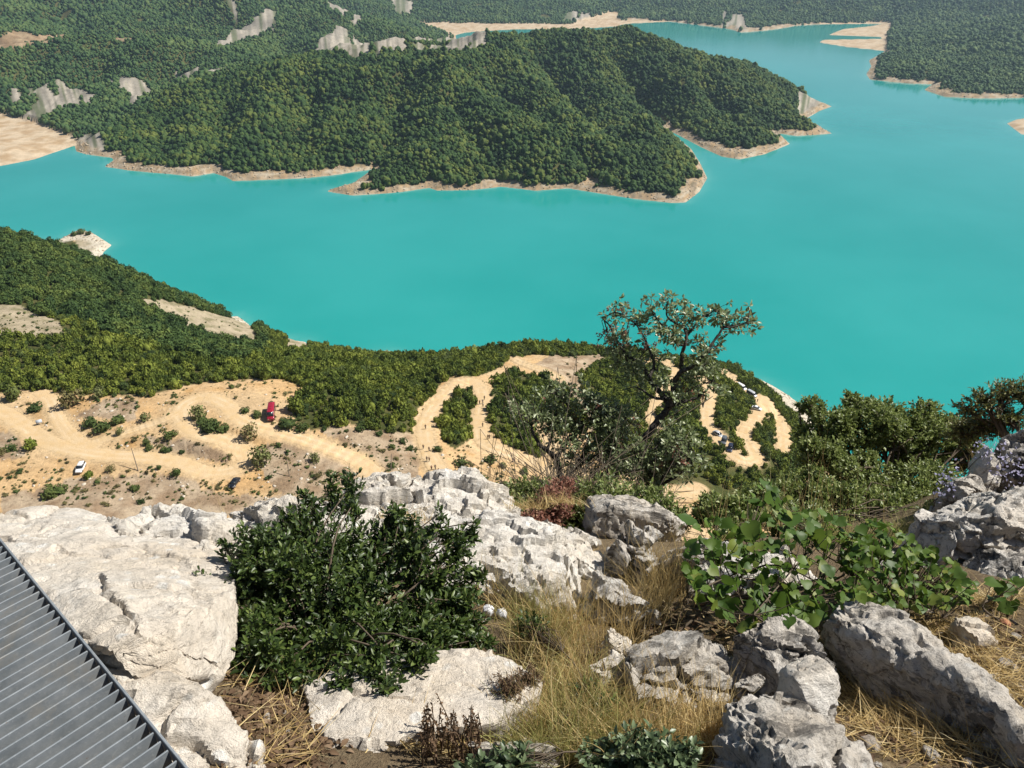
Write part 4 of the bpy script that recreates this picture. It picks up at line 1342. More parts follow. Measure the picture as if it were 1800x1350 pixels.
def make_van(name, label, px, heading, mat, L=5.6, hw=1.0, top=2.4, cat='van', group=None, hatches=0):
    p = hit(*px)
    e = obj(name, None, loc=tuple(p + np.array([0, 0, 0.14])), label=label, cat=cat, group=group)
    e.rotation_euler = (0, 0, heading)
    body = [ring(-L / 2, hw * 0.93, 0.45, top - 0.16, 0.16, 0.08), ring(-L / 2 + 0.15, hw, 0.32, top - 0.03, 0.2, 0.1), ring(-L / 2 + 0.8, hw, 0.3, top, 0.2, 0.1), ring(L / 2 - 2.1, hw, 0.3, top, 0.2, 0.1), ring(L / 2 - 1.55, hw, 0.3, top - 0.10, 0.2, 0.12),
            ring(L / 2 - 0.75, hw, 0.3, 1.38, 0.18, 0.04), ring(L / 2 - 0.2, hw * 0.95, 0.3, 1.16, 0.16), ring(L / 2, hw * 0.84, 0.4, 0.98, 0.12)]
    obj('body', loft(body, mat, 'body'), e)
    a0, a1 = np.array([L / 2 - 0.76, 0, 1.40]), np.array([L / 2 - 1.50, 0, top - 0.20])
    quad_part('windscreen', [a0 + [0.02, -hw * 0.86, 0], a0 + [0.02, hw * 0.86, 0], a1 + [0.02, hw * 0.76, 0], a1 + [0.02, -hw * 0.76, 0]], M_glass, e, 0.03)
    quad_part('rear_window', [(-L / 2 - 0.005, hw * 0.72, 1.3), (-L / 2 - 0.005, -hw * 0.72, 1.3), (-L / 2 + 0.02, -hw * 0.66, top - 0.35), (-L / 2 + 0.02, hw * 0.66, top - 0.35)], M_glass, e, 0.03)
    for sg in (-1, 1):
        nw = 4 if L > 6 else 3
        xs = np.linspace(-L / 2 + 0.3, L / 2 - 1.75, nw + 1)
        for k in range(nw):
            quad_part('side_window', [(xs[k] + 0.05, sg * (hw - 0.045), 1.25), (xs[k + 1] - 0.05, sg * (hw - 0.045), 1.25), (xs[k + 1] - 0.05, sg * (hw - 0.09), top - 0.32), (xs[k] + 0.05, sg * (hw - 0.09), top - 0.32)], M_glass, e, 0.025)
        quad_part('side_window', [(L / 2 - 1.7, sg * (hw - 0.03), 1.3), (L / 2 - 1.0, sg * (hw - 0.03), 1.3), (L / 2 - 1.5, sg * (hw - 0.09), top - 0.4), (L / 2 - 1.7, sg * (hw - 0.09), top - 0.4)], M_glass, e, 0.03)
        quad_part('headlight', [(L / 2 - 0.06, sg * hw * 0.84, 0.82), (L / 2 + 0.0, sg * hw * 0.5, 0.82), (L / 2 - 0.04, sg * hw * 0.5, 0.98), (L / 2 - 0.14, sg * hw * 0.84, 1.02)], M_lamp, e, 0.04)
        quad_part('wing_mirror', [(L / 2 - 0.95, sg * (hw + 0.24), 1.35), (L / 2 - 0.95, sg * (hw - 0.02), 1.35), (L / 2 - 0.95, sg * (hw - 0.02), 1.65), (L / 2 - 0.95, sg * (hw + 0.24), 1.65)], M_tyre, e, 0.06)
        for wx_ in (-L / 2 + 1.2, L / 2 - 1.0):
            wheel(e, wx_, sg * (hw - 0.1), 0.38, 0.26)
    for k in range(hatches):
        bm = bmesh.new()
        bmesh.ops.create_cube(bm, size=1.0, matrix=Matrix.Translation((-L / 2 + 1.1 + k * 1.45, 0, top + 0.03)) @ Matrix.Diagonal((0.75, 0.7, 0.10, 1)))
        bmesh.ops.bevel(bm, geom=bm.edges[:], offset=0.03, segments=1, affect='EDGES')
        obj('roof_hatch', bm, e, mat=mat)
    return e


P_white, P_black, P_red = paint('paint_white', (0.80, 0.80, 0.79)), paint('paint_black', (0.012, 0.014, 0.018)), paint('paint_red', (0.30, 0.012, 0.028))
P_grey, P_navy, P_silver = paint('paint_grey', (0.10, 0.11, 0.12)), paint('paint_navy', (0.02, 0.025, 0.05)), paint('paint_silver', (0.45, 0.46, 0.47))
ang = lambda dx, dy: math.atan2(dy, dx)
make_car('car', 'white parked car on the orange earth at the lower left', (143, 826), ang(0.75, -5.1), P_white, suv=True)
make_car('car', 'black parked car standing alone on the tan parking ground', (413, 852), ang(-0.97, -5.7), P_black)
make_van('bus', 'dark red minibus parked on the pale pad above the bend', (478, 731), ang(1.4, -7.2), P_red, L=7.4, hw=1.1, top=2.75, cat='bus', hatches=3)
make_car('car', 'grey car with pale roof, rearmost of the three parked on the right-hand track', (1262, 766), ang(0.95, -1.9), P_silver, group='cars parked on the right-hand track')
make_car('car', 'dark grey car, middle one of the three parked on the right-hand track', (1272, 778), ang(-1.0, -2.7), P_grey, True, group='cars parked on the right-hand track')
make_car('car', 'navy car, front one of the three parked on the right-hand track', (1283, 791), ang(-1.1, -2.7), P_navy, True, group='cars parked on the right-hand track')
make_car('car', 'white car at the fork of the right-hand tracks', (1330, 720), ang(2.6, -1.8), P_white)
make_van('van', 'white van parked at the top of the outer track', (1303, 684), ang(2.3, -3.8), P_white)
make_van('van', 'dark-windowed grey van parked beside the white van on the outer track', (1321, 696), ang(2.3, -3.8), P_silver)


# ---- people: one continuous body grown on a joint skeleton, clothes as children
def skin_mesh(joints, edges, radii, name):
    me = bpy.data.meshes.new(name)
    me.from_pydata(joints, edges, [])
    o = bpy.data.objects.new(name, me)
    COL.objects.link(o)
    md = o.modifiers.new('skin', 'SKIN')
    md.use_smooth_shade = True
    for k, rr_ in enumerate(radii):
        me.skin_vertices[0].data[k].radius = (rr_, rr_)
    me.skin_vertices[0].data[0].use_root = True
    o.modifiers.new('sub', 'SUBSURF').levels = 1
    dg = bpy.context.evaluated_depsgraph_get()
    res = bpy.data.meshes.new_from_object(o.evaluated_get(dg))
    bpy.data.objects.remove(o)
    res.name = name
    return res


def person_meshes(stride, seed):
    s = stride
    J = {'pelvis': (0, 0, 0.95), 'waist': (0.02, 0, 1.10), 'chest': (0.04, 0, 1.32), 'neck': (0.05, 0, 1.48), 'head': (0.07, 0, 1.60), 'crown': (0.07, 0, 1.70)}
    for sg, nm, q in ((1, 'l', s), (-1, 'r', -s)):
        J['hip' + nm] = (0, 0.09 * sg, 0.90)
        J['knee' + nm] = (0.10 * q + 0.03, 0.10 * sg, 0.50)
        J['ankle' + nm] = (0.22 * q - 0.05, 0.10 * sg, 0.09)
        J['toe' + nm] = (0.22 * q + 0.10, 0.11 * sg, 0.04)
        J['sho' + nm] = (0.04, 0.19 * sg, 1.40)
        J['elb' + nm] = (-0.08 * q, 0.26 * sg, 1.14)
        J['wri' + nm] = (0.02 - 0.14 * q, 0.27 * sg, 0.92)
        J['hand' + nm] = (0.05 - 0.16 * q, 0.27 * sg, 0.83)
    RAD = {'pelvis': .14, 'waist': .125, 'chest': .15, 'neck': .06, 'head': .10, 'crown': .07, 'hip': .09, 'knee': .062, 'ankle': .045, 'toe': .04, 'sho': .06, 'elb': .045, 'wri': .034, 'hand': .04}
    names = list(J)
    ix = {n: k for k, n in enumerate(names)}
    E = [('pelvis', 'waist'), ('waist', 'chest'), ('chest', 'neck'), ('neck', 'head'), ('head', 'crown')]
    for nm in 'lr':
        E += [('pelvis', 'hip' + nm), ('hip' + nm, 'knee' + nm), ('knee' + nm, 'ankle' + nm), ('ankle' + nm, 'toe' + nm), ('chest', 'sho' + nm), ('sho' + nm, 'elb' + nm), ('elb' + nm, 'wri' + nm), ('wri' + nm, 'hand' + nm)]
    rad_of = lambda n: RAD.get(n, RAD.get(n[:-1], 0.05))
    body = skin_mesh([J[n] for n in names], [(ix[a], ix[b]) for a, b in E], [rad_of(n) for n in names], 'body')

    def subset(keep, grow, name):
        ks = [n for n in names if n in keep]
        jx = {n: k for k, n in enumerate(ks)}
        return skin_mesh([J[n] for n in ks], [(jx[a], jx[b]) for a, b in E if a in jx and b in jx], [rad_of(n) + grow for n in ks], name)
    shirt = subset({'waist', 'chest', 'shol', 'shor', 'elbl', 'elbr'}, 0.022, 'shirt')
    trousers = subset({'pelvis', 'hipl', 'hipr', 'kneel', 'kneer', 'anklel', 'ankler'}, 0.02, 'trousers')
    Vh, Fh = ico(2)
    Vh = Vh * np.array([0.125, 0.115, 0.115]) + np.array([0.055, 0, 1.645])
    Vh[:, 2] = np.maximum(Vh[:, 2], 1.60 + 0.25 * (Vh[:, 0] - 0.03))
    hair = mesh_np('hair', Vh, Fh, None, True)
    return body, shirt, trousers, hair


M_skin = simple('skin', (0.48, 0.30, 0.21), 0.6, 0.3)
M_hair = simple('hair', (0.03, 0.02, 0.015), 0.7, 0.3)
CLOTH = [simple('cloth_%s' % n, c, 0.9, 0.1) for n, c in (('black', (0.015, 0.015, 0.018)), ('navy', (0.02, 0.03, 0.07)), ('grey', (0.10, 0.10, 0.11)), ('red', (0.30, 0.03, 0.03)), ('white', (0.6, 0.6, 0.58)), ('olive', (0.07, 0.07, 0.03)))]
FIG = [person_meshes(s, k) for k, s in enumerate((0.9, -0.7, 0.2))]
_fig_cache = {}


def fig_part(f, part, mat):
    key = (f, part, mat.name)
    if key not in _fig_cache:
        me = FIG[f][part].copy()
        me.materials.clear()
        me.materials.append(mat)
        _fig_cache[key] = me
    return _fig_cache[key]


def person(px, k, heading, label, group):
    p = hit(*px)
    f = k % 3
    e = obj('person', None, loc=tuple(p + np.array([0, 0, 0.11])), label=label, cat='person', group=group)
    e.rotation_euler = (0, 0, heading)
    obj('body', fig_part(f, 0, M_skin), e)
    obj('shirt', fig_part(f, 1, CLOTH[(0, 1, 0, 2, 0, 3, 1, 4, 0, 5)[k % 10]]), e)
    obj('trousers', fig_part(f, 2, CLOTH[(0, 2, 1, 0, 5)[k % 5]]), e)
    obj('hair', fig_part(f, 3, M_hair), e)


cz = lambda x, y: (700 + x / 5.87, 640 + y / 5.87)
LEFT_LANE = [(283, 675), (260, 880), (320, 905), (297, 1005), (322, 1010), (345, 1098), (383, 1092), (393, 1135), (418, 1130), (375, 1175), (450, 1165), (470, 1160), (433, 1240), (500, 1235)]
RIGHT_LANE = [(765, 262), (889, 372), (840, 420), (872, 412), (875, 446), (872, 652), (925, 778), (940, 776)]
PATH = [(1183, 1022), (1202, 1012), (1243, 1028), (1325, 1085)]
LL = ['topmost hiker, alone on the left lane of the hairpin', 'hiker at the left verge above the pair on the left lane', 'hiker in mid-track above the pair on the left lane', 'left one of the pair walking abreast on the left lane', 'right one of the pair walking abreast on the left lane'] + ['hiker in dark clothes in the cluster of seven low on the left lane'] * 7 + ['lowest hiker on the left lane just above the crest rock', 'hiker right of the lowest one just above the crest rock']
for k, q in enumerate(LEFT_LANE):
    person(cz(*q), k, -1.7 + 0.5 * math.sin(k * 3.1) if k % 3 else 1.5, LL[k], 'hikers on the left lane')
RL = ['lone hiker at the very top of the hairpin'] + ['hiker in the group of four near the top of the right lane'] * 4 + ['lone hiker halfway down the right lane', 'left one of the pair low on the right lane', 'right one of the pair low on the right lane']
for k, q in enumerate(RIGHT_LANE):
    person(cz(*q), k + 3, 1.6 + 0.5 * math.sin(k * 2.7), RL[k], 'hikers on the right lane')
for k, q in enumerate(PATH):
    person(cz(*q), k + 1, 2.5 + 0.4 * math.sin(k), ('leftmost hiker on the orange path below the right lane', 'second hiker from the left on the orange path', 'third hiker from the left on the orange path', 'rightmost hiker, apart from the others on the orange path')[k], 'hikers on the orange path')
person((1323.5, 706), 5, -1.0, 'person standing left of two near the vans on the outer track', 'people by the vans')
person((1331, 707), 8, 1.0, 'person standing right of two near the vans on the outer track', 'people by the vans')

# ---- poles and a small panel by the tracks
M_pole = simple('weathered_wood', (0.16, 0.13, 0.10), 0.9, 0.1, scale=15)


def pole(foot, top, label):
    p = hit(*foot)
    zc = proj(p)[2]
    q = at(top[0], top[1], zc)
    d = q - p
    Vp, Fp = tube_np(np.stack([p - d * 0.06, p + d * 0.5, q]), [0.15, 0.12, 0.09], 8)
    e = obj('utility_pole', None, loc=tuple(p), label=label, cat='pole')
    obj('shaft', mesh_np('shaft', Vp - p, Fp, M_pole, True), e)
    bm = bmesh.new()
    bmesh.ops.create_cone(bm, cap_ends=True, segments=8, radius1=0.11, radius2=0.03, depth=0.10, matrix=Matrix.Translation(Vector(q - p) + Vector((0, 0, 0.05))))
    obj('cap', bm, e, mat=M_pole)


pole((243, 828), (231, 788), 'leaning wooden pole beside the wide track junction')
pole((509, 838), (504, 808), 'upright thin pole on the slope right of the black car')
pole((687, 828), (688, 798), 'thin pole beside the road bend near the hikers')
p = hit(70, 746)
e = obj('roadside_panel', None, loc=tuple(p), label='small grey-white slanted panel standing beside the yellow track', cat='panel')
M_panel = simple('panel_grey', (0.42, 0.45, 0.48), 0.5, 0.3)
for sg in (-1, 1):
    Vp, Fp = tube_np([(sg * 0.6, 0, -0.2), (sg * 0.6, 0, 1.0)], [0.05, 0.05], 6)
    obj('post', mesh_np('post', Vp, Fp, M_pole), e)
quad_part('panel', [(-0.85, -0.35, 0.7), (0.85, -0.35, 0.7), (0.85, 0.35, 1.5), (-0.85, 0.35, 1.5)], M_panel, e, 0.05)
e.rotation_euler = (0, 0, 0.6)

# ================================================================ FOREGROUND: GROUND
FG = [at(*q) for q in [
    (-200, 1350, 2.1), (200, 1350, 2.1), (600, 1350, 2.2), (1000, 1350, 2.3), (1500, 1350, 2.32), (1800, 1350, 2.3), (2000, 1300, 2.4), (450, 1220, 2.62), (720, 1200, 2.95), (1000, 1200, 2.95), (1250, 1200, 2.95), (1420, 1220, 2.95),
    (1560, 1250, 2.75), (1700, 1150, 2.95), (1800, 1050, 3.35), (950, 1050, 3.8), (1200, 1050, 3.9), (1500, 1000, 4.0), (1720, 960, 4.4), (700, 950, 5.0), (1000, 950, 5.0), (1300, 965, 4.9), (1450, 950, 4.8), (1600, 950, 4.7), (200, 1000, 3.6), (0, 1200, 2.6), (-200, 1000, 3.6), (1850, 800, 5.6), (1700, 880, 5.2), (1950, 900, 4.8)]]
FG += [np.array(q, float) for q in [(-2, 5, -3.2), (-3.5, 4.5, -3.0), (0, 6.5, -4.2), (1.5, 7, -4.9), (2.5, 7, -4.9), (3.5, 7, -4.9), (2.2, 5.6, -3.6), (5, 8, -5.8), (4.4, 6.6, -4.0), (-5, 8, -7), (0, 10, -8.5), (3, 11, -8.6), (6, 12, -10), (9, 12, -9.5), (8, 8, -5.0), (-3, 12, -11), (3, 15, -12), (8, 15, -12), (0, -1, 0.0), (-2, 0.3, -0.3), (2, 0.3, -0.1), (4, 1, 0)]]
fg_rbf = RBF(FG, scale=1.0)


def G(x, y):
    x = np.atleast_1d(np.asarray(x, float))
    y = np.atleast_1d(np.asarray(y, float))
    P = np.stack([x, y, x * 0], 1)
    return fg_rbf(x, y) + 0.05 * fbm(P / 0.45, 3, 501) + 0.018 * fbm(P / 0.11, 3, 503)


def ghit(u, v, z0=1.3, z1=14.0):
    t = np.linspace(z0, z1, 700)
    d = at(u, v, 1.0) - np.array([0, 0, CAM_H])
    Q = np.array([0, 0, CAM_H]) + t[:, None] * d
    below = Q[:, 2] < fg_rbf(Q[:, 0], Q[:, 1])
    k = int(np.argmax(below)) if below.any() else len(t) - 1
    return np.array([Q[k, 0], Q[k, 1], float(G(Q[k, 0], Q[k, 1])[0])])


xs, ys = np.linspace(-4.5, 9.5, 240), np.concatenate([np.linspace(0.2, 5.5, 170), np.linspace(5.6, 17, 90)])
X2, Y2 = np.meshgrid(xs, ys)
Z2 = G(X2.ravel(), Y2.ravel())
t = NT('soil')
pp = t.pos()
n1, n2, n3 = t.noise(3, 5, 0.6, vec=pp), t.noise(22, 6, 0.7, vec=pp), t.noise(120, 4, 0.7, vec=pp)
c = t.mix(t.rng(n1, 0.35, 0.65), (0.13, 0.095, 0.06), (0.25, 0.185, 0.11))
c = t.mix(t.rng(n2, 0.52, 0.68, 0, 0.8), c, (0.36, 0.29, 0.18))
c = t.mix(t.rng(n3, 0.55, 0.7, 0, 0.7), c, (0.06, 0.045, 0.03))
M_soil = t.done(t.principled(c, 0.95, 0.1, t.bump(t.math('ADD', n2, n3), 0.9, 0.03)))
obj('ground', mesh_np('ground', np.stack([X2.ravel(), Y2.ravel(), Z2], 1), grid_faces(len(ys), len(xs)), M_soil, True), kind='structure', label='stony brown soil of the viewpoint slope', cat='ground')

# ================================================================ ROCKS
M_white = rock_mat('limestone_white', (0.72, 0.69, 0.635), (0.62, 0.575, 0.505), (0.24, 0.215, 0.185), (0.67, 0.60, 0.50), 0.42, 1.0, 0.6, 0.565)
M_slab = rock_mat('limestone_slab', (0.68, 0.63, 0.555), (0.60, 0.535, 0.45), (0.30, 0.265, 0.22), (0.63, 0.545, 0.435), 0.38, 0.8, 0.85, 0.58)
M_grey = rock_mat('limestone_grey', (0.63, 0.59, 0.53), (0.49, 0.445, 0.38), (0.11, 0.10, 0.088), (0.52, 0.46, 0.38), 0.72, 1.2, 0.5, 0.55)
M_karst = rock_mat('limestone_karst', (0.64, 0.61, 0.56), (0.44, 0.405, 0.36), (0.075, 0.07, 0.062), (0.56, 0.50, 0.42), 0.82, 1.1, 0.5, 0.53)


M_pitted = rock_mat('limestone_pitted', (0.66, 0.63, 0.58), (0.50, 0.465, 0.41), (0.10, 0.093, 0.082), (0.62, 0.56, 0.48), 0.75, 1.1, 0.5, 0.565)


def remeshed(V, F, vox, smooth_it=3):
    me = bpy.data.meshes.new('tmp')
    me.from_pydata([tuple(v) for v in V], [], [tuple(f) for f in F])
    bm = bmesh.new()
    bm.from_mesh(me)
    bmesh.ops.recalc_face_normals(bm, faces=bm.faces)
    bm.to_mesh(me)
    bm.free()
    o = bpy.data.objects.new('tmp', me)
    COL.objects.link(o)
    m = o.modifiers.new('r', 'REMESH')
    m.mode = 'VOXEL'
    m.voxel_size = vox
    if smooth_it:
        sm = o.modifiers.new('s', 'SMOOTH')
        sm.factor = 0.5
        sm.iterations = smooth_it
    dg = bpy.context.evaluated_depsgraph_get()
    res = bpy.data.meshes.new_from_object(o.evaluated_get(dg))
    bpy.data.objects.remove(o)
    return res


PRE = {'flat': (0.014, 0.006, 0.000, 0.004, 0.014, 0.007, 0), 'long': (0.014, 0.022, 0.045, 0.008, 0.030, 0.012, 7),  # broad, ridge, pits, fine, crack, bedding steps, fracture planes
    'slab': (0.020, 0.007, 0.000, 0.004, 0.020, 0.009, 5), 'block': (0.014, 0.014, 0.010, 0.006, 0.045, 0.024, 20), 'karst': (0.016, 0.028, 0.065, 0.009, 0.045, 0.028, 16), 'jag': (0.016, 0.020, 0.010, 0.007, 0.060, 0.050, 16)}


def rock(label, outline, zt, zb, thick, lift, preset, mat, seed, vox=0.0125, flare=0.12, name='boulder', cat='rock', shift=(0, 0), group=None, smooth_it=0, grow=1.24):
    """outline of the upper face in photo pixels; depth runs from zt (top row) to zb (bottom row)"""
    pv = [q[1] for q in outline]
    v0, v1 = min(pv), max(pv)
    top = np.array([at(q[0], q[1], zt + (zb - zt) * (q[1] - v0) / max(v1 - v0, 1)) for q in outline])
    n = len(top)
    c = top.mean(0)
    top = c + (top - c) * (1.03 if preset in ('slab', 'flat') else grow)
    nrm = np.zeros(3)
    for k in range(n):
        nrm += np.cross(top[k] - c, top[(k + 1) % n] - c)
    nrm /= np.linalg.norm(nrm)
    if nrm[2] < 0:
        nrm = -nrm
    rs = np.random.RandomState(seed)
    lf = lift * (0.7 + 0.6 * rs.rand(n))
    mid = c + (top - c) * 0.62 + nrm * lf[:, None]
    cen = c + nrm * lift * (0.8 + 0.5 * rs.rand())
    low1 = c + (top - c) * (1 + flare * 0.5) + np.array([0, 0, -thick * 0.5])
    low = c + (top - c) * (1 + flare) + np.array([shift[0], shift[1], -thick])
    V = np.vstack([cen[None], mid, top, low1, low])
    F = [(0, 1 + k, 1 + (k + 1) % n) for k in range(n)]
    for a in range(3):
        o0, o1 = 1 + a * n, 1 + (a + 1) * n
        F += [(o0 + k, o1 + k, o1 + (k + 1) % n, o0 + (k + 1) % n) for k in range(n)]
    F.append(tuple(1 + 3 * n + k for k in range(n)))
    me = remeshed(V, F, vox, smooth_it)
    m = len(me.vertices)
    co = np.empty(m * 3, np.float32)
    me.vertices.foreach_get('co', co)
    co = co.reshape(-1, 3).astype(float)
    no = np.empty(m * 3, np.float32)
    me.vertex_normals.foreach_get('vector', no)
    no = no.reshape(-1, 3)
    br, rdg, pit, fin, crk, stt, cut = PRE[preset]
    p = co + seed * 7.31
    # planar fracture faces: flatten what stands beyond random planes
    ext = co.max(0) - co.min(0)
    cc = (co.max(0) + co.min(0)) / 2
    for k in range(cut):
        nv = rs.normal(size=3) * np.array([1, 1, 0.8])
        nv /= np.linalg.norm(nv)
        h = (co - cc) @ nv
        lim = np.quantile(h, (0.84 if cut > 8 else 0.92) + 0.13 * rs.rand() * (1 if cut > 8 else 0.5))
        ov = np.maximum(h - lim, 0)
        co = co - nv[None] * (ov * 0.93)[:, None]
    wv = np.stack([fbm(p / 0.25, 3, 643), fbm(p / 0.25, 3, 647), fbm(p / 0.25, 3, 653)], 1)
    # broken bedding: blocks stretched along the beds, each standing a little higher or lower
    bed = np.stack([p @ np.array([0.94, -0.34, 0.0]) / 0.42, p @ np.array([0.24, 0.66, -0.71]) / 0.30, p @ np.array([0.24, 0.66, 0.71]) / 0.15], 1)
    f1, f2, idn = worley(bed + 0.45 * wv, 659 + seed)
    d = stt * 2.2 * (idn - 0.5)
    d -= 1.7 * crk * smooth(0.10, 0.0, f2 - f1) * smooth(-0.15, 0.2, fbm(p / 0.45, 2, 661))
    b2 = bed * 2.7
    g1, g2, idm = worley(b2 + 0.6 * wv, 701 + seed)
    d += stt * 0.9 * (idm - 0.5) - crk * 0.6 * smooth(0.11, 0.0, g2 - g1) * smooth(0.0, 0.3, fbm(p / 0.3, 2, 709))
    d += br * fbm(p / 0.55, 3, 601)
    d += rdg * (np.abs(fbm(p / 0.16 + 0.5 * wv, 4, 611, 0.6)) * -2.0 + 0.3)
    d += fin * 2.2 * fbm(p / 0.045, 4, 617, 0.65)
    if pit:
        f1, f2, _ = worley(p / 0.105 + 0.7 * wv, 631)
        d -= pit * smooth(0.45, 0.08, f1) * smooth(0.0, 0.3, fbm(p / 0.3, 2, 641))
    co = co + no * d[:, None]
    c0 = co.mean(0)
    me.vertices.foreach_set('co', np.ascontiguousarray(co - c0, np.float32).ravel())
    me.polygons.foreach_set('use_smooth', np.ones(len(me.polygons), bool))
    me.update()
    me.set_sharp_from_angle(angle=R(32))
    me.materials.clear()
    me.materials.append(mat)
    me.name = name
    return obj(name, me, loc=tuple(c0), label=label, cat=cat, group=group)


rock('huge smooth cream limestone slab beside the metal grating', [(-260, 930), (-100, 912), (0, 905), (60, 893), (130, 889), (190, 905), (225, 930), (300, 945), (380, 962), (412, 1000), (402, 1062), (392, 1104), (330, 1128), (285, 1150), (215, 1144), (150, 1122), (40, 1080), (-150, 1060)], 3.85, 2.25, 0.42, 0.03, 'slab', M_slab, 1, name='rock_slab', smooth_it=2, flare=-0.10)
rock('cracked white rock on the far rim of the cream slab', [(168, 893), (230, 879), (262, 884), (300, 890), (340, 902), (372, 922), (405, 946), (402, 985), (340, 972), (280, 952), (232, 942), (200, 918)], 3.95, 3.25, 0.40, 0.05, 'jag', M_white, 2)
rock('cream slab below the dark crack, next to the grating edge', [(120, 1152), (165, 1164), (205, 1166), (290, 1184), (350, 1202), (386, 1218), (402, 1252), (418, 1278), (456, 1302), (446, 1345), (410, 1400), (300, 1440), (180, 1300), (100, 1200)], 2.42, 2.05, 0.40, 0.03, 'slab', M_slab, 3, name='rock_slab', flare=-0.04)
rock('pale lichen-spotted slab under the big evergreen bush', [(540, 1205), (590, 1180), (650, 1165), (730, 1146), (830, 1140), (900, 1160), (950, 1188), (945, 1220), (872, 1262), (790, 1276), (705, 1292), (700, 1298), (600, 1300), (552, 1290)], 2.80, 2.32, 0.30, 0.02, 'flat', M_slab, 4, name='rock_slab', flare=0.0)
rock('low pale rock at the bottom edge left of the dead stems', [(520, 1320), (580, 1310), (650, 1308), (716, 1312), (735, 1345), (720, 1400), (560, 1420), (510, 1360)], 2.34, 2.12, 0.3, 0.03, 'block', M_slab, 5)
rock('grey rock at the bottom edge right of the dead stems', [(835, 1300), (880, 1278), (940, 1268), (960, 1300), (950, 1350), (860, 1400), (810, 1360)], 2.42, 2.18, 0.3, 0.04, 'block', M_grey, 6)
rock('broad bright white rock on the crest above the drop', [(640, 872), (660, 856), (720, 852), (770, 849), (822, 849), (862, 862), (888, 884), (902, 922), (880, 950), (800, 965), (700, 955), (640, 935), (618, 900)], 5.1, 4.35, 0.75, 0.07, 'jag', M_white, 7)
rock('white rock shelf running down from the crest beside the bush', [(660, 930), (780, 920), (900, 916), (960, 938), (1012, 962), (1052, 1002), (1040, 1046), (950, 1060), (860, 1044), (780, 1030), (700, 1010), (650, 970)], 4.35, 3.55, 0.55, 0.05, 'jag', M_white, 8)
rock('white jagged rock behind the top of the bush', [(402, 912), (440, 884), (470, 880), (520, 878), (560, 884), (600, 872), (640, 890), (640, 960), (560, 985), (470, 970), (412, 960)], 4.2, 3.6, 0.6, 0.06, 'jag', M_white, 9)
rock('pale rock between the crest shelf and the dark-faced boulder', [(1003, 955), (1030, 945), (1056, 950), (1062, 985), (1064, 1030), (1030, 1040), (1000, 1010)], 4.4, 3.95, 0.4, 0.06, 'block', M_white, 10)
rock('dark-faced block with white top left of the leafy vine', [(1062, 946), (1080, 930), (1120, 930), (1150, 940), (1165, 966), (1140, 985), (1090, 975)], 4.35, 4.0, 0.42, 0.08, 'jag', M_karst, 11, flare=-0.05)
rock('white-topped block half hidden behind the leafy vine', [(1160, 950), (1180, 936), (1222, 938), (1245, 956), (1300, 962), (1340, 985), (1300, 1010), (1200, 1000), (1164, 978)], 4.4, 4.0, 0.42, 0.06, 'jag', M_karst, 12, flare=-0.02)
rock('jagged leaning rock in the dry grass', [(1004, 1024), (1040, 1018), (1078, 1022), (1096, 1042), (1130, 1080), (1116, 1094), (1060, 1062), (1010, 1052)], 3.75, 3.4, 0.34, 0.05, 'jag', M_karst, 13, flare=-0.05)
rock('small pale stone poking out of the dry grass', [(1064, 1108), (1085, 1098), (1104, 1108), (1112, 1136), (1080, 1150), (1056, 1136)], 3.15, 3.02, 0.2, 0.05, 'block', M_slab, 14, vox=0.011)
rock('flat pale stone below the jagged leaning rock', [(1050, 1162), (1080, 1144), (1120, 1148), (1130, 1170), (1090, 1186), (1056, 1182)], 2.95, 2.85, 0.15, 0.03, 'block', M_slab, 30, vox=0.011)
rock('rounded grey boulder with yellow lichen in the middle of the right-hand rocks', [(1096, 1166), (1128, 1146), (1160, 1124), (1200, 1122), (1250, 1128), (1292, 1142), (1306, 1172), (1290, 1196), (1230, 1212), (1180, 1206), (1120, 1206), (1090, 1192)], 3.02, 2.72, 0.34, 0.08, 'block', M_grey, 15, flare=-0.02)
rock('small knobbly grey stone wedged beside the rounded boulder', [(1296, 1180), (1318, 1168), (1342, 1180), (1348, 1204), (1320, 1216), (1296, 1204)], 2.66, 2.58, 0.2, 0.04, 'karst', M_grey, 16, vox=0.010)
rock('boulder with black pitted side below the vine', [(1300, 1124), (1322, 1104), (1362, 1086), (1410, 1092), (1440, 1112), (1462, 1144), (1450, 1166), (1400, 1172), (1352, 1160), (1312, 1146)], 2.92, 2.66, 0.34, 0.07, 'karst', M_karst, 17, flare=-0.08)
rock('smooth bluish white boulder in front of the pitted one', [(1372, 1180), (1410, 1158), (1450, 1164), (1478, 1192), (1478, 1236), (1452, 1262), (1408, 1250), (1376, 1222)], 2.60, 2.42, 0.28, 0.07, 'slab', M_white, 18, vox=0.011, flare=-0.05)
rock('large grooved boulder at the bottom edge', [(1280, 1272), (1308, 1226), (1350, 1204), (1402, 1226), (1450, 1262), (1502, 1298), (1552, 1350), (1560, 1400), (1400, 1420), (1250, 1400), (1240, 1330)], 2.46, 2.02, 0.36, 0.07, 'karst', M_grey, 19, flare=0.0)
rock('long slanting grey boulder with a dark overhanging side', [(1474, 1094), (1492, 1070), (1535, 1060), (1590, 1068), (1632, 1108), (1690, 1166), (1752, 1216), (1796, 1270), (1810, 1318), (1760, 1290), (1700, 1240), (1630, 1192), (1560, 1152), (1510, 1122)], 2.98, 2.26, 0.36, 0.05, 'long', M_grey, 20, flare=-0.14, shift=(0.06, 0.10))
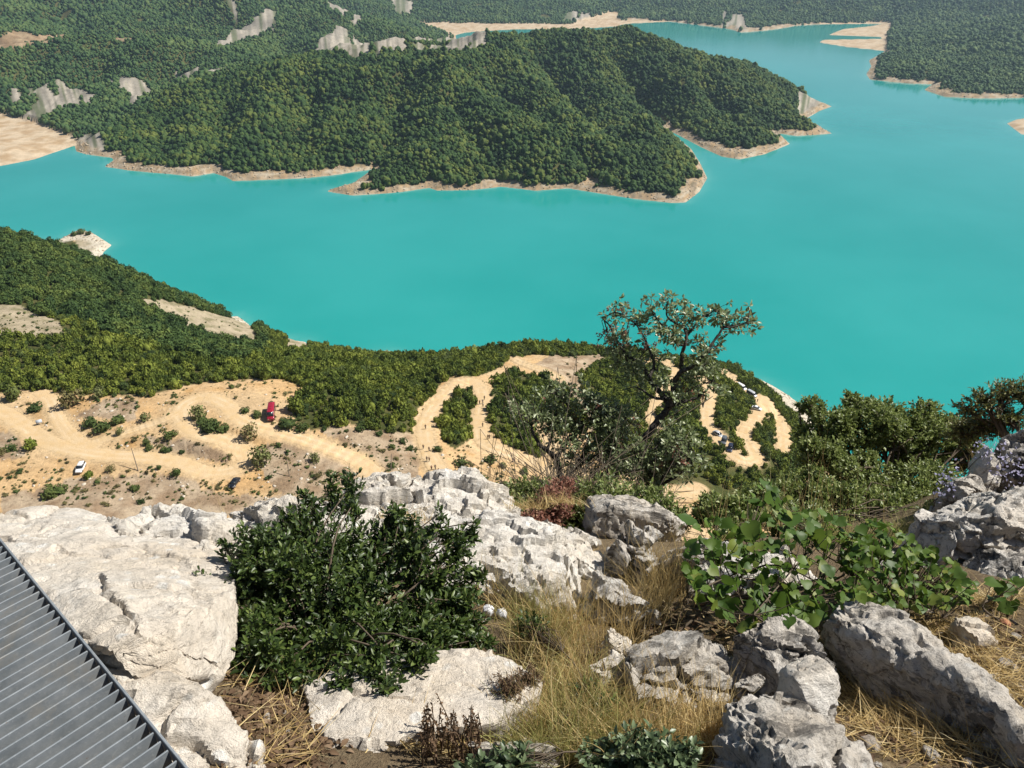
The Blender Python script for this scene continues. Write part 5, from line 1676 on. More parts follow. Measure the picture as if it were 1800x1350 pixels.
rock('big pitted white boulder at the right edge', [(1562, 900), (1600, 880), (1640, 868), (1700, 852), (1762, 845), (1830, 848), (1900, 870), (1900, 930), (1800, 936), (1720, 930), (1650, 928), (1590, 918)], 4.35, 3.85, 0.50, 0.05, 'karst', M_pitted, 21, flare=-0.06, grow=1.1)
rock('rough pale rock under the big pitted boulder', [(1660, 985), (1720, 968), (1790, 975), (1850, 1000), (1850, 1050), (1760, 1046), (1690, 1030)], 3.95, 3.55, 0.3, 0.05, 'karst', M_karst, 22, grow=1.05)
rock('dark rounded rock high at the right edge', [(1760, 772), (1780, 750), (1830, 745), (1900, 770), (1900, 830), (1820, 828), (1770, 812)], 5.2, 4.95, 0.6, 0.06, 'karst', M_karst, 23, flare=0.0, grow=1.0)
rock('white stone among the lilac flowers', [(1712, 790), (1730, 770), (1752, 776), (1770, 800), (1760, 830), (1725, 828)], 5.1, 4.9, 0.5, 0.03, 'block', M_white, 24, grow=1.0)
rock('low stone beside the straw tuft above the pitted boulder', [(1660, 830), (1690, 815), (1720, 822), (1725, 845), (1690, 856), (1664, 850)], 4.9, 4.7, 0.4, 0.05, 'block', M_grey, 25)
rock('rock half buried left of the small evergreen twigs', [(470, 1300), (500, 1285), (530, 1296), (520, 1330), (480, 1340)], 2.4, 2.3, 0.2, 0.03, 'block', M_slab, 26, vox=0.011)
rock('grey rock at the foot of the cream slab', [(400, 1330), (450, 1310), (470, 1330), (500, 1400), (420, 1420)], 2.12, 2.0, 0.2, 0.03, 'block', M_slab, 27, vox=0.011)
rock('stone in the gap between slab and bush slab', [(528, 1195), (545, 1180), (575, 1185), (570, 1230), (540, 1240)], 2.75, 2.6, 0.25, 0.03, 'block', M_grey, 28, vox=0.011)
rock('grey mossy rock in the shade right of the crest shelf', [(1050, 880), (1100, 870), (1160, 884), (1190, 910), (1140, 930), (1070, 920)], 6.2, 5.6, 0.6, 0.05, 'block', M_grey, 29, vox=0.02)

rock('pale broken rock between the crest shelf and the olive shrub', [(905, 925), (950, 915), (1000, 925), (1050, 935), (1040, 960), (980, 962), (920, 950)], 5.1, 4.6, 0.5, 0.04, 'jag', M_white, 31, vox=0.018)
rock('white rock showing through the vine leaves', [(1230, 985), (1300, 970), (1380, 975), (1450, 985), (1470, 1020), (1380, 1035), (1290, 1030), (1236, 1015)], 4.15, 3.75, 0.4, 0.05, 'jag', M_white, 32, vox=0.018)
rock('pale rock behind the small-leaved shrub', [(1480, 970), (1540, 955), (1600, 965), (1640, 985), (1600, 1005), (1520, 1005)], 4.2, 3.9, 0.4, 0.05, 'karst', M_pitted, 33, vox=0.018)
rock('flat stone half sunk in the straw beside the slanting boulder', [(1660, 1095), (1700, 1085), (1740, 1098), (1730, 1120), (1680, 1122)], 3.1, 3.0, 0.12, 0.02, 'block', M_slab, 34, vox=0.011)

# small loose stones on the ground at the right
r = np.random.RandomState(91)
M_pebble = rock_mat('pebble', (0.60, 0.56, 0.50), (0.46, 0.41, 0.35), (0.26, 0.23, 0.20), (0.50, 0.41, 0.32), 0.3, 2.5)
M_terracotta = simple('terracotta', (0.36, 0.17, 0.10), 0.9, 0.1, scale=40)
PEB = [stone_mesh('stone', 20 + k, M_pebble, 3, 0.6) for k in range(6)]
SPOTS = [(1610, 1300, 26), (1530, 1312, 30), (1655, 1178, 22), (1700, 1140, 20), (1715, 1165, 16), (1735, 1120, 20), (1770, 1162, 24), (1785, 1175, 14), (1690, 1120, 14), (1750, 1190, 14), (1620, 1085, 26), (1760, 1210, 12), (1640, 1330, 34), (1700, 1345, 20), (1560, 1275, 14), (1525, 1270, 16), (1505, 1240, 12), (1575, 1320, 12), (1620, 1240, 10), (1730, 1080, 14), (1790, 1120, 18), (1795, 1210, 14), (1775, 1230, 10), (1680, 1095, 12), (1480, 1290, 12), (1500, 1320, 14), (1720, 1330, 12), (1745, 1310, 10), (1655, 1120, 12), (1780, 1090, 12), (1800, 1160, 12), (1545, 1340, 12), (1465, 1275, 10), (1335, 1240, 12), (1755, 1140, 10), (1715, 1105, 9), (1000, 1155, 10), (470, 1270, 14), (500, 1260, 10), (430, 1235, 12), (480, 1240, 9), (505, 1290, 12)]
for k, (a, b, px) in enumerate(SPOTS):
    p = ghit(a, b)
    sc = px / F_PX * proj(p)[2] * 0.62
    o = obj('stone', PEB[k % 6], loc=tuple(p + np.array([0, 0, sc * 0.25])), cat='stone', group='loose stones on the slope',
            label='small loose pale stone lying in the straw at the right' if a > 900 else 'small stone in the shaded gap under the bush')
    o.scale = (sc * r.uniform(0.8, 1.25), sc * r.uniform(0.8, 1.25), sc * r.uniform(0.7, 1.1))
    o.rotation_euler = (r.normal() * 0.2, r.normal() * 0.2, r.rand() * 6.28)
for a, b, px, lab in ((703, 1304, 22, 'orange-red stone chip in the crack below the bush slab'), (1768, 1094, 16, 'reddish stone chip on the straw at the right edge')):
    p = ghit(a, b, 1.5)
    sc = px / F_PX * proj(p)[2] * 0.6
    me = PEB[2].copy()
    me.materials.clear()
    me.materials.append(M_terracotta)
    o = obj('stone_chip', me, loc=tuple(p + np.array([0, 0, sc * 0.5])), label=lab, cat='stone')
    o.scale = (sc, sc, sc)
for k, (a, b) in enumerate([(1603, 1118), (1622, 1136)]):
    o = obj('stone', PEB[k], loc=tuple(at(a, b, 2.79 - 0.03 * k) + np.array([0, 0, -0.005])), cat='stone', label=('larger pebble lying on the long slanting boulder', 'smaller pebble lying on the long slanting boulder')[k])
    o.scale = (0.030 - 0.008 * k, 0.026 - 0.006 * k, 0.026 - 0.006 * k)

# ================================================================ STEEL GRATING DECK
t = NT('galvanised_steel')
pp = t.pos()
n1, n2 = t.noise(14, 5, 0.65, vec=pp), t.noise(70, 4, 0.7, vec=pp)
c = t.mix(t.rng(n1, 0.35, 0.65), (0.155, 0.175, 0.19), (0.225, 0.245, 0.26))
c = t.mix(t.rng(n2, 0.55, 0.72, 0, 0.5), c, (0.33, 0.345, 0.35))
c = t.mix(t.rng(t.noise(5, 6, 0.7, vec=pp, dist=0.8), 0.52, 0.68, 0, 0.55), c, (0.27, 0.24, 0.19))
c = t.mix(t.rng(t.noise(38, 5, 0.8, vec=pp), 0.66, 0.74, 0, 0.7), c, (0.16, 0.085, 0.045))
M_galv = t.done(t.principled(c, t.rng(n1, 0.3, 0.7, 0.42, 0.62), 0.5, t.bump(n2, 0.2, 0.002), metal=0.05))
e0, e1 = at_z(0, 948, 0.0), at_z(330, 1352, 0.0)
ed = e1 - e0
ed /= np.linalg.norm(ed)
bd = np.array([-ed[1], ed[0], 0.0])
if bd[0] > 0:
    bd = -bd                                    # bars run away from the edge, to the lower left
deck = obj('grating_deck', None, loc=tuple(e0), label='galvanised steel grating deck of closely set bars in the lower left corner', cat='deck')


def bar_mesh(name, a, b, thick_dir, th, depth, mat, drop=0.0):
    a, b = np.asarray(a, float), np.asarray(b, float)
    tdir = np.asarray(thick_dir) * th * 0.5
    V = []
    for p in (a, b):
        for s_, z_ in ((-1, -drop), (1, -drop), (1, -drop - depth), (-1, -drop - depth)):
            V.append(p + s_ * tdir + np.array([0, 0, z_]))
    F = np.array([(0, 1, 2, 3), (7, 6, 5, 4), (0, 4, 5, 1), (1, 5, 6, 2), (2, 6, 7, 3), (3, 7, 4, 0)])
    bmx = bmesh.new()
    vs = [bmx.verts.new(v) for v in V]
    for f in F:
        bmx.faces.new([vs[i] for i in f])
    bmesh.ops.recalc_face_normals(bmx, faces=bmx.faces)
    bmesh.ops.bevel(bmx, geom=bmx.edges[:], offset=min(th * 0.25, 0.0012), segments=1, affect='EDGES')
    me = bpy.data.meshes.new(name)
    bmx.to_mesh(me)
    bmx.free()
    me.materials.append(mat)
    return me


PITCHB = 0.0343
obj('edge_frame', bar_mesh('edge_frame', -ed * 0.9, ed * 1.75, bd, 0.006, 0.052, M_galv, -0.001), deck)
bar_me = bar_mesh('bearing_bar', bd * 0.006, bd * 1.9, ed, 0.0042, 0.045, M_galv)
rb = np.random.RandomState(12)
for k in range(-16, 50):
    o = obj('bearing_bar', bar_me, deck, loc=tuple(ed * (k * PITCHB + rb.normal() * 0.0008) + np.array([0, 0, -abs(rb.normal()) * 0.0012])))
    o.rotation_euler = (rb.normal() * 0.006, rb.normal() * 0.006, rb.normal() * 0.0015)
for k, dd in enumerate((0.5, 1.15)):
    obj('carrier_beam', bar_mesh('carrier_beam', bd * dd - ed * 0.9, bd * dd + ed * 1.75, bd, 0.05, 0.06, M_galv, 0.052), deck)
for k, q in enumerate((-0.5, 0.2, 0.9, 1.6)):
    Vt, Ft = tube_np([ed * q + bd * 0.5 + np.array([0, 0, -0.11]), ed * q + bd * 0.5 + np.array([0, 0, -1.6])], [0.03, 0.03], 10)
    obj('support_post', mesh_np('support_post', Vt, Ft, M_galv, True), deck)

# ================================================================ FOREGROUND PLANTS
def unit(a):
    return a / (np.linalg.norm(a, axis=-1, keepdims=True) + 1e-9)


def leaves_np(pos, direc, nrm, length, width, rs, fold=0.18, curl=0.15):
    """many folded leaves -> V, F(tris), tint per vertex"""
    n = len(pos)
    d = unit(direc)
    s = unit(np.cross(d, nrm))
    up = np.cross(s, d)
    L = np.asarray(length).reshape(-1, 1)
    W = np.asarray(width).reshape(-1, 1)
    V = np.stack([pos, pos + d * L * 0.42 + s * W * 0.5 + up * W * fold, pos + d * L * 0.5, pos + d * L * 0.42 - s * W * 0.5 + up * W * fold, pos + d * L - up * L * curl,
                  pos + d * L * 0.8 + s * W * 0.30 + up * (W * fold * 0.5 - L * curl * 0.5), pos + d * L * 0.8 - s * W * 0.30 + up * (W * fold * 0.5 - L * curl * 0.5)], 1).reshape(-1, 3)
    i = np.arange(n)[:, None] * 7
    F = np.concatenate([i + np.array([[0, 1, 2]]), i + np.array([[0, 2, 3]]), i + np.array([[1, 5, 2]]), i + np.array([[2, 6, 3]]), i + np.array([[2, 5, 4]]), i + np.array([[2, 4, 6]])])
    return V, F, np.repeat(rs.rand(n), 7)


def blades_np(base, tip_dir, length, width, rs, bend=0.5, seg=5):
    """grass blades: tapering bent strips"""
    n = len(base)
    d = unit(tip_dir)
    side = unit(np.cross(d, rs.normal(size=(n, 3)) + np.array([0, 0.5, 0])))
    hor = unit(d * np.array([1, 1, 0]) + 0.3 * rs.normal(size=(n, 3)) * np.array([1, 1, 0]))
    L = np.asarray(length).reshape(-1, 1)
    W = np.asarray(width).reshape(-1, 1)
    B = (bend * rs.rand(n) ** 1.5).reshape(-1, 1)
    rows = []
    for k in range(seg + 1):
        f = k / seg
        c = base + d * L * f + hor * L * B * f * f * 0.8 - np.array([0, 0, 1.0]) * L * B * f ** 2.2 * 0.55
        w = W * (1 - f * 0.92) * 0.5
        rows.append(np.stack([c - side * w, c + side * w], 1))
    V = np.stack(rows, 1).reshape(n, -1, 3)
    m = (seg + 1) * 2
    V = V.reshape(-1, 3)
    i = np.arange(n)[:, None] * m
    F = np.concatenate([i + np.array([[2 * k, 2 * k + 1, 2 * k + 3, 2 * k + 2]]) for k in range(seg)])
    return V, F, np.repeat(rs.rand(n), m)


M_twig = simple('twig', (0.11, 0.085, 0.06), 0.85, 0.2, scale=60)
M_twig_pale = simple('pale_twig', (0.30, 0.25, 0.18), 0.85, 0.2, scale=60)
M_ever = leaf_mat('evergreen_leaf', (0.018, 0.034, 0.008), (0.056, 0.090, 0.018), (0.130, 0.170, 0.040), 0.42, 0.4, 0.18)
M_oak = leaf_mat('oak_leaf', (0.110, 0.145, 0.060), (0.240, 0.285, 0.130), (0.500, 0.520, 0.340), 0.4, 0.5, 0.28)
M_red = leaf_mat('red_leaf', (0.18, 0.075, 0.05), (0.30, 0.135, 0.095), (0.36, 0.24, 0.14), 0.6, 0.3, 0.25)
M_olive = leaf_mat('olive_leaf', (0.080, 0.110, 0.028), (0.185, 0.230, 0.062), (0.360, 0.385, 0.150), 0.45, 0.4, 0.3)
M_gold = leaf_mat('golden_leaf', (0.085, 0.095, 0.028), (0.170, 0.175, 0.050), (0.260, 0.235, 0.080), 0.45, 0.5, 0.25)
M_vine = leaf_mat('vine_leaf', (0.040, 0.085, 0.012), (0.095, 0.155, 0.022), (0.190, 0.215, 0.040), 0.5, 0.3, 0.3)
M_blue = leaf_mat('bluish_leaf', (0.050, 0.080, 0.034), (0.115, 0.160, 0.075), (0.200, 0.250, 0.130), 0.4, 0.5, 0.2)
M_straw = leaf_mat('straw', (0.34, 0.225, 0.085), (0.56, 0.42, 0.185), (0.66, 0.55, 0.31), 0.6, 0.3, 0.25)
M_straw_green = leaf_mat('green_straw', (0.15, 0.16, 0.045), (0.34, 0.31, 0.105), (0.50, 0.43, 0.20), 0.6, 0.3, 0.25)
M_brown = leaf_mat('dead_brown', (0.085, 0.052, 0.030), (0.150, 0.095, 0.055), (0.23, 0.16, 0.10), 0.8, 0.2, 0.15)
M_lilac = leaf_mat('lilac_flower', (0.30, 0.28, 0.44), (0.46, 0.44, 0.60), (0.62, 0.61, 0.72), 0.6, 0.3, 0.3)


def twig_bush(name, label, root, lobes, n_twigs, per, leaf_len, leaf_w, mat, seed, cat='bush', tw=0.0022, stem=0.012, spread=0.35, out=1.0, fill=0.55, extra=None, twig_len=0.30, up=0.25, clump=0, sprigs=0):
    """shrub of leafy twigs filling lobes; lobes = (centre, (rx, ry, rz)); > branches, foliage"""
    rs = np.random.RandomState(seed)
    root = np.asarray(root, float)
    main = lobes
    if clump:
        sub_ = []
        for c_, r_ in lobes:
            for q in range(clump):
                d_ = unit(rs.normal(size=3) + np.array([0, -0.3, 0.35]))
                f_ = 0.30 + 0.18 * rs.rand()
                sub_.append((np.asarray(c_) + d_ * np.asarray(r_) * (0.80 - 0.25 * f_), tuple(np.asarray(r_) * f_)))
        lobes = [(c_, tuple(np.asarray(r_) * 0.78)) for c_, r_ in lobes] + sub_
    for q in range(sprigs):
        c_, r_ = main[rs.randint(len(main))]
        d_ = unit(rs.normal(size=3) + np.array([0, -0.2, 0.3]))
        w_ = 0.025 + 0.03 * rs.rand()
        lobes = lobes + [(np.asarray(c_) + d_ * np.asarray(r_) * (1.0 + 0.25 * rs.rand()), (w_, w_, w_ * 1.5))]
    C = np.array([l[0] for l in lobes], float)
    Rr = np.array([l[1] for l in lobes], float)
    pr = (Rr.prod(1)) ** 0.72
    k = rs.choice(len(lobes), n_twigs, p=pr / pr.sum())
    d = unit(rs.normal(size=(n_twigs, 3)) + np.array([0, -0.15, 0.18]))
    rad_ = (fill + (1.06 - fill) * rs.rand(n_twigs) ** 0.6)
    rad_ *= 1 + 0.22 * fbm(d * 1.7 + C[k] * 3, 2, seed)
    tip = C[k] + d * Rr[k] * rad_[:, None]
    sm = Rr[k].min(1)
    axis = unit(d * out + unit(tip - root) * 0.6 + np.array([0, 0, up]) + spread * rs.normal(size=(n_twigs, 3)))
    ln = twig_len * sm * (0.7 + 0.6 * rs.rand(n_twigs)) + leaf_len * 1.5
    foot = tip - axis * ln[:, None]
    pos, dr, nr_ = [], [], []
    for j in range(per):
        f = (j + 0.6) / per
        c = foot + axis * (ln * f)[:, None]
        rnd = unit(rs.normal(size=(n_twigs, 3)))
        s = unit(np.cross(axis, rnd))
        dd = unit(axis * (0.35 + 0.6 * f) + s * (1.1 - 0.5 * f))
        pos.append(c)
        dr.append(dd)
        nr_.append(unit(axis + np.array([0.25, -0.1, 0.5]) + 0.7 * rs.normal(size=(n_twigs, 3))))
    pos, dr, nr_ = np.concatenate(pos), np.concatenate(dr), np.concatenate(nr_)
    n = len(pos)
    L = leaf_len * (0.65 + 0.6 * rs.rand(n))
    V, F, tint = leaves_np(pos, dr, nr_, L, L * leaf_w * (0.8 + 0.4 * rs.rand(n)), rs)
    e = obj(name, None, loc=tuple(root), label=label, cat=cat)
    fo = obj('foliage', mesh_np('foliage', V - root, F, mat, False, attrs={'tint': tint}), e, kind='stuff')
    # wood: stems from the root to each lobe, then branchlets to the twigs
    parts = []
    node = []
    for q in range(len(lobes)):
        a, b = root, C[q]
        m = (a + b) / 2 + rs.normal(size=3) * 0.12 * np.linalg.norm(b - a)
        path = spline([a, m, b], 9)
        parts.append(tube_np(path, np.linspace(stem, stem * 0.4, 9), 6))
        node.append(path)
    step = max(1, n_twigs // 420)
    for q in range(0, n_twigs, step):
        pth = node[k[q]]
        a = pth[rs.randint(5, 9)]
        b = foot[q]
        m = (a + b) / 2 + rs.normal(size=3) * 0.15 * np.linalg.norm(b - a)
        parts.append(tube_np(np.stack([a, m, b, tip[q]]), [tw * 2, tw * 1.5, tw, tw * 0.5], 3))
    Vb, Fb = join_np(parts)
    obj('branches', mesh_np('branches', Vb - root, Fb, M_twig, True), e)
    return e


def lobe(u, v, zc, rx_px, rz_px, depth=None):
    k = zc / F_PX
    return (at(u, v, zc), (rx_px * k, (depth if depth else rx_px * 0.8) * k, rz_px * k))


# ---- the big evergreen bush in the middle
twig_bush('evergreen_bush', 'large dark glossy evergreen bush growing between the white rocks', at(560, 1175, 3.15),
          [lobe(600, 1050, 3.15, 195, 130), lobe(560, 950, 3.35, 130, 75), lobe(470, 1000, 3.2, 105, 85), lobe(455, 1110, 3.0, 100, 80), lobe(600, 1140, 2.95, 150, 60), lobe(710, 1120, 3.0, 115, 62), lobe(760, 1010, 3.25, 92, 95), lobe(660, 960, 3.35, 110, 62), lobe(820, 1105, 3.15, 50, 36), lobe(545, 895, 3.5, 48, 32), lobe(612, 880, 3.55, 34, 26), lobe(370, 1112, 3.0, 42, 18), lobe(450, 1165, 2.75, 84, 44), lobe(540, 1180, 2.66, 90, 36), lobe(650, 1175, 2.62, 80, 36), lobe(730, 1160, 2.66, 60, 30), lobe(360, 1050, 3.05, 26, 14), lobe(395, 965, 3.2, 26, 18), lobe(780, 935, 3.35, 24, 40), lobe(832, 940, 3.4, 16, 40), lobe(800, 1060, 3.2, 70, 50), lobe(845, 1000, 3.3, 20, 26), lobe(430, 1060, 3.05, 90, 60), lobe(335, 1100, 3.0, 20, 10), lobe(345, 1040, 3.0, 20, 10), lobe(520, 930, 3.4, 40, 40), lobe(700, 915, 3.4, 30, 30), lobe(690, 1205, 2.58, 36, 20), lobe(600, 1210, 2.58, 46, 22), lobe(840, 1130, 3.05, 30, 20)],
          3600, 11, 0.029, 0.42, M_ever, 11, stem=0.006, fill=0.35, tw=0.0016, twig_len=0.6, clump=3, sprigs=46)

# ---- the twisted tree behind the crest
cx = lambda x, y: (900 + x / 3.215, 500 + y / 3.215)


def crooked_tree(name, label, limbs, clusters, zc, seed, leaf_len, mat, red=(), per=26, crad=15, rbase=0.075, cat='tree'):
    """limbs: (list of pixel points, start radius, end radius); clusters: pixel points with leaf rosettes"""
    rs = np.random.RandomState(seed)
    parts, allp = [], []
    off = rs.normal(size=64) * 0.16
    for q, (pts, ra, rb_) in enumerate(limbs):
        P = np.array([at(*cx(*p), zc + off[(q * 5 + 0 * j) % 64] * min(1.0, j / 3)) for j, p in enumerate(pts)])
        S = spline(P, 7 * len(P))
        S = S + 0.012 * np.stack([perlin(S * 9 + 3, seed), perlin(S * 9 + 7, seed), perlin(S * 9 + 11, seed)], 1)
        parts.append(tube_np(S, np.linspace(ra, rb_, len(S)) * (1 + 0.12 * np.sin(np.arange(len(S)) * 1.3)), 8))
        allp.append(S)
    A = np.concatenate(allp)
    root = A[0].copy()
    pos, dr, nr_, isred = [], [], [], []
    for q, (x, y) in enumerate(clusters):
        c0 = at(*cx(x, y), zc)
        j = ((A - c0) ** 2)[:, [0, 2]].sum(1).argmin()
        c0 = at(*cx(x, y), zc + np.clip(proj(A[j])[2] - zc, -0.5, 0.5) + rs.normal() * 0.12)
        a = A[j]
        ln_ = np.linalg.norm(c0 - a)
        mid_ = (a + c0) / 2 + rs.normal(size=3) * (0.02 + 0.16 * ln_)
        q3_ = a + (c0 - a) * 0.75 + rs.normal(size=3) * (0.01 + 0.08 * ln_)
        parts.append(tube_np(spline([a, mid_, q3_, c0], 9), np.linspace(0.007, 0.003, 9), 4))
        k = crad / F_PX * zc
        sub = c0 + rs.normal(size=(5, 3)) * k * 0.55
        for sc in sub:
            parts.append(tube_np(np.stack([c0, (c0 + sc) / 2, sc]), [0.004, 0.003, 0.002], 3))
            n = per // 4
            d = unit(rs.normal(size=(n, 3)) + unit(sc - a) * 0.5 + np.array([0, 0, 0.25]))
            pos.append(sc + d * k * 0.10)
            dr.append(d)
            nr_.append(unit(np.array([0.3, -0.1, 0.8]) + 0.7 * rs.normal(size=(n, 3))))
            isred.append(np.full(n, q in red))
    pos, dr, nr_, isred = np.concatenate(pos), np.concatenate(dr), np.concatenate(nr_), np.concatenate(isred)
    e = obj(name, None, loc=tuple(root), label=label, cat=cat)
    Vb, Fb = join_np(parts)
    obj('trunk', mesh_np('trunk', Vb - root, Fb, M_dark_bark, True), e)
    for nm, m_, mt in (('foliage', ~isred, mat), ('red_foliage', isred, M_red)):
        if not m_.any():
            continue
        n = int(m_.sum())
        L = leaf_len * (0.65 + 0.6 * rs.rand(n)) * (0.6 if nm == 'red_foliage' else 1)
        V, F, tint = leaves_np(pos[m_], dr[m_], nr_[m_], L, L * 0.46, rs)
        obj(nm, mesh_np(nm, V - root, F, mt, False, attrs={'tint': tint}), e, kind='stuff')
    return e


t = NT('dark_bark')
pp = t.pos()
n1 = t.noise(30, 6, 0.7, vec=pp)
M_dark_bark = t.done(t.principled(t.mix(t.rng(n1, 0.35, 0.65), (0.030, 0.026, 0.022), (0.12, 0.105, 0.09)), 0.9, 0.15, t.bump(n1, 1.0, 0.02)))
LIMBS = [([(835, 1500), (840, 1340), (830, 1180), (800, 1080), (760, 1000), (742, 930), (745, 880), (790, 815), (850, 740), (890, 690)], 0.050, 0.036),
         ([(890, 690), (866, 650), (830, 600), (795, 560), (772, 530), (745, 475), (700, 430), (650, 400), (600, 330), (560, 250), (520, 200)], 0.034, 0.007),
         ([(890, 690), (905, 620), (925, 540), (960, 490), (1010, 470), (1062, 430), (1110, 372), (1150, 310), (1195, 250), (1250, 238), (1330, 215)], 0.032, 0.006),
         ([(960, 490), (955, 440), (962, 395), (975, 345), (990, 290), (960, 240), (880, 180), (872, 110)], 0.026, 0.006),
         ([(975, 345), (930, 335), (900, 280), (850, 230), (790, 160)], 0.015, 0.005), ([(772, 530), (800, 470), (790, 400), (760, 320), (700, 230), (600, 160)], 0.018, 0.005),
         ([(990, 290), (1030, 240), (1060, 190), (1120, 160), (1150, 140)], 0.014, 0.005), ([(1195, 250), (1190, 200), (1160, 160)], 0.010, 0.004),
         ([(890, 690), (960, 670), (1040, 640), (1100, 600), (1140, 540)], 0.022, 0.006), ([(866, 650), (800, 640), (740, 600), (690, 580), (620, 600)], 0.018, 0.005)]
UP = [(545, 175), (580, 150), (620, 140), (610, 190), (690, 225), (660, 260), (785, 130), (800, 160), (770, 200), (720, 190), (860, 95), (885, 115), (930, 150), (965, 150), (1010, 165), (1030, 190), (985, 225), (950, 210), (880, 265), (900, 300), (840, 225), (820, 250), (745, 320), (770, 345), (640, 300), (600, 280), (555, 330), (580, 360), (620, 390), (670, 350), (1085, 205), (1110, 180), (1140, 145), (1160, 165), (1200, 150), (1210, 185), (1300, 185), (1340, 190), (1330, 225), (1260, 265), (1235, 240), (1060, 325), (1040, 345), (1140, 360), (1120, 385), (1030, 400), (1080, 400), (1010, 330), (900, 330), (840, 300), (690, 425), (650, 440), (750, 410), (720, 380), (800, 420), (860, 400), (930, 250), (520, 270), (510, 290),
      (960, 560), (1000, 590), (1050, 550), (1090, 500), (1130, 470), (1010, 520), (900, 610), (940, 640), (860, 580), (760, 480), (700, 480), (1140, 600), (1100, 640), (1060, 610), (960, 660), (990, 700), (820, 480), (880, 520), (640, 480), (600, 430), (570, 400), (680, 520), (730, 560), (1150, 560), (1080, 460)]
crooked_tree('crooked_tree', 'crooked dark-trunked oak leaning over the lake view behind the rocks', LIMBS, UP, 8.0, 5, 0.056, M_oak, red={2, 3, 22, 23, 57, 58, 24, 60, 71}, per=38, crad=17)
rs_ = np.random.RandomState(15)


def mass(ells, n):
    out = []
    for (x, y, a, b) in ells:
        m = int(n * a * b / sum(q[2] * q[3] for q in ells))
        for _ in range(m):
            th, rr_ = rs_.rand() * 6.283, math.sqrt(rs_.rand())
            out.append((x + a * rr_ * math.cos(th), y + b * rr_ * math.sin(th)))
    return out


LOW_LIMBS = [([(290, 1120), (268, 1060), (250, 985), (195, 935), (150, 900), (120, 840), (100, 780)], 0.040, 0.010), ([(250, 985), (300, 900), (360, 830), (430, 770), (470, 690)], 0.028, 0.008), ([(290, 1120), (380, 1000), (460, 900), (560, 820), (640, 760)], 0.030, 0.008),
             ([(380, 1000), (500, 960), (600, 930), (680, 900)], 0.018, 0.006), ([(195, 935), (220, 860), (230, 780), (260, 700), (300, 620)], 0.018, 0.006)]
crooked_tree('shrubby_oak', 'dense shrubby oak with a dark interior left of the crooked tree', LOW_LIMBS,
             mass([(230, 640, 110, 70), (400, 660, 130, 90), (180, 760, 140, 70), (330, 790, 160, 90), (520, 720, 130, 90), (620, 820, 120, 110), (480, 860, 150, 110), (340, 940, 110, 80), (560, 980, 150, 80), (480, 1030, 140, 60), (100, 680, 60, 40), (60, 740, 60, 50)], 135), 8.1, 6, 0.052, M_oak, red={2, 5, 14, 15, 33, 60, 61, 90, 130, 131}, per=34, crad=19, cat='shrub')
crooked_tree('leafy_oak_shrub', 'leafy grey-green oak shrub at the foot of the crooked tree', [([(840, 1200), (836, 1140), (860, 1080), (900, 1020), (940, 960)], 0.03, 0.008), ([(836, 1140), (780, 1080), (730, 1020), (690, 960)], 0.02, 0.006), ([(836, 1140), (900, 1100), (970, 1050), (1020, 990)], 0.02, 0.006)],
             mass([(700, 980, 120, 70), (830, 960, 130, 70), (930, 920, 110, 80), (980, 1020, 110, 60), (780, 1060, 140, 70), (940, 880, 70, 50)], 66), 7.7, 7, 0.052, M_oak, red={18, 55}, per=34, crad=18, cat='shrub')
twig_bush('olive_shrub', 'low olive-green shrub in front of the crooked tree', ghit(1100, 925) + np.array([0, 0.2, -0.1]),
          [lobe(1060, 880, 6.6, 70, 45), lobe(1130, 895, 6.5, 70, 42), lobe(1010, 905, 6.6, 60, 34), lobe(1100, 930, 6.2, 80, 28), lobe(1180, 915, 6.4, 40, 30)], 1100, 9, 0.042, 0.40, M_olive, 12, cat='shrub', fill=0.6)
twig_bush('red_shrub', 'reddish brown shrub beside the crest rock', ghit(960, 935) + np.array([0, 0.2, -0.1]),
          [lobe(975, 890, 6.4, 36, 42), lobe(945, 915, 6.3, 32, 28), lobe(990, 860, 6.6, 26, 26)], 520, 9, 0.030, 0.45, M_red, 13, cat='shrub', fill=0.5)
twig_bush('dark_twig_shrub', 'dark sparse shrub with bare twigs between crest rock and oak', ghit(930, 910) + np.array([0, 0.3, -0.2]),
          [lobe(925, 865, 6.9, 42, 26), lobe(905, 890, 6.7, 34, 22), lobe(960, 865, 7.0, 30, 24)], 420, 8, 0.040, 0.42, M_olive, 14, cat='shrub', fill=0.4, tw=0.002)
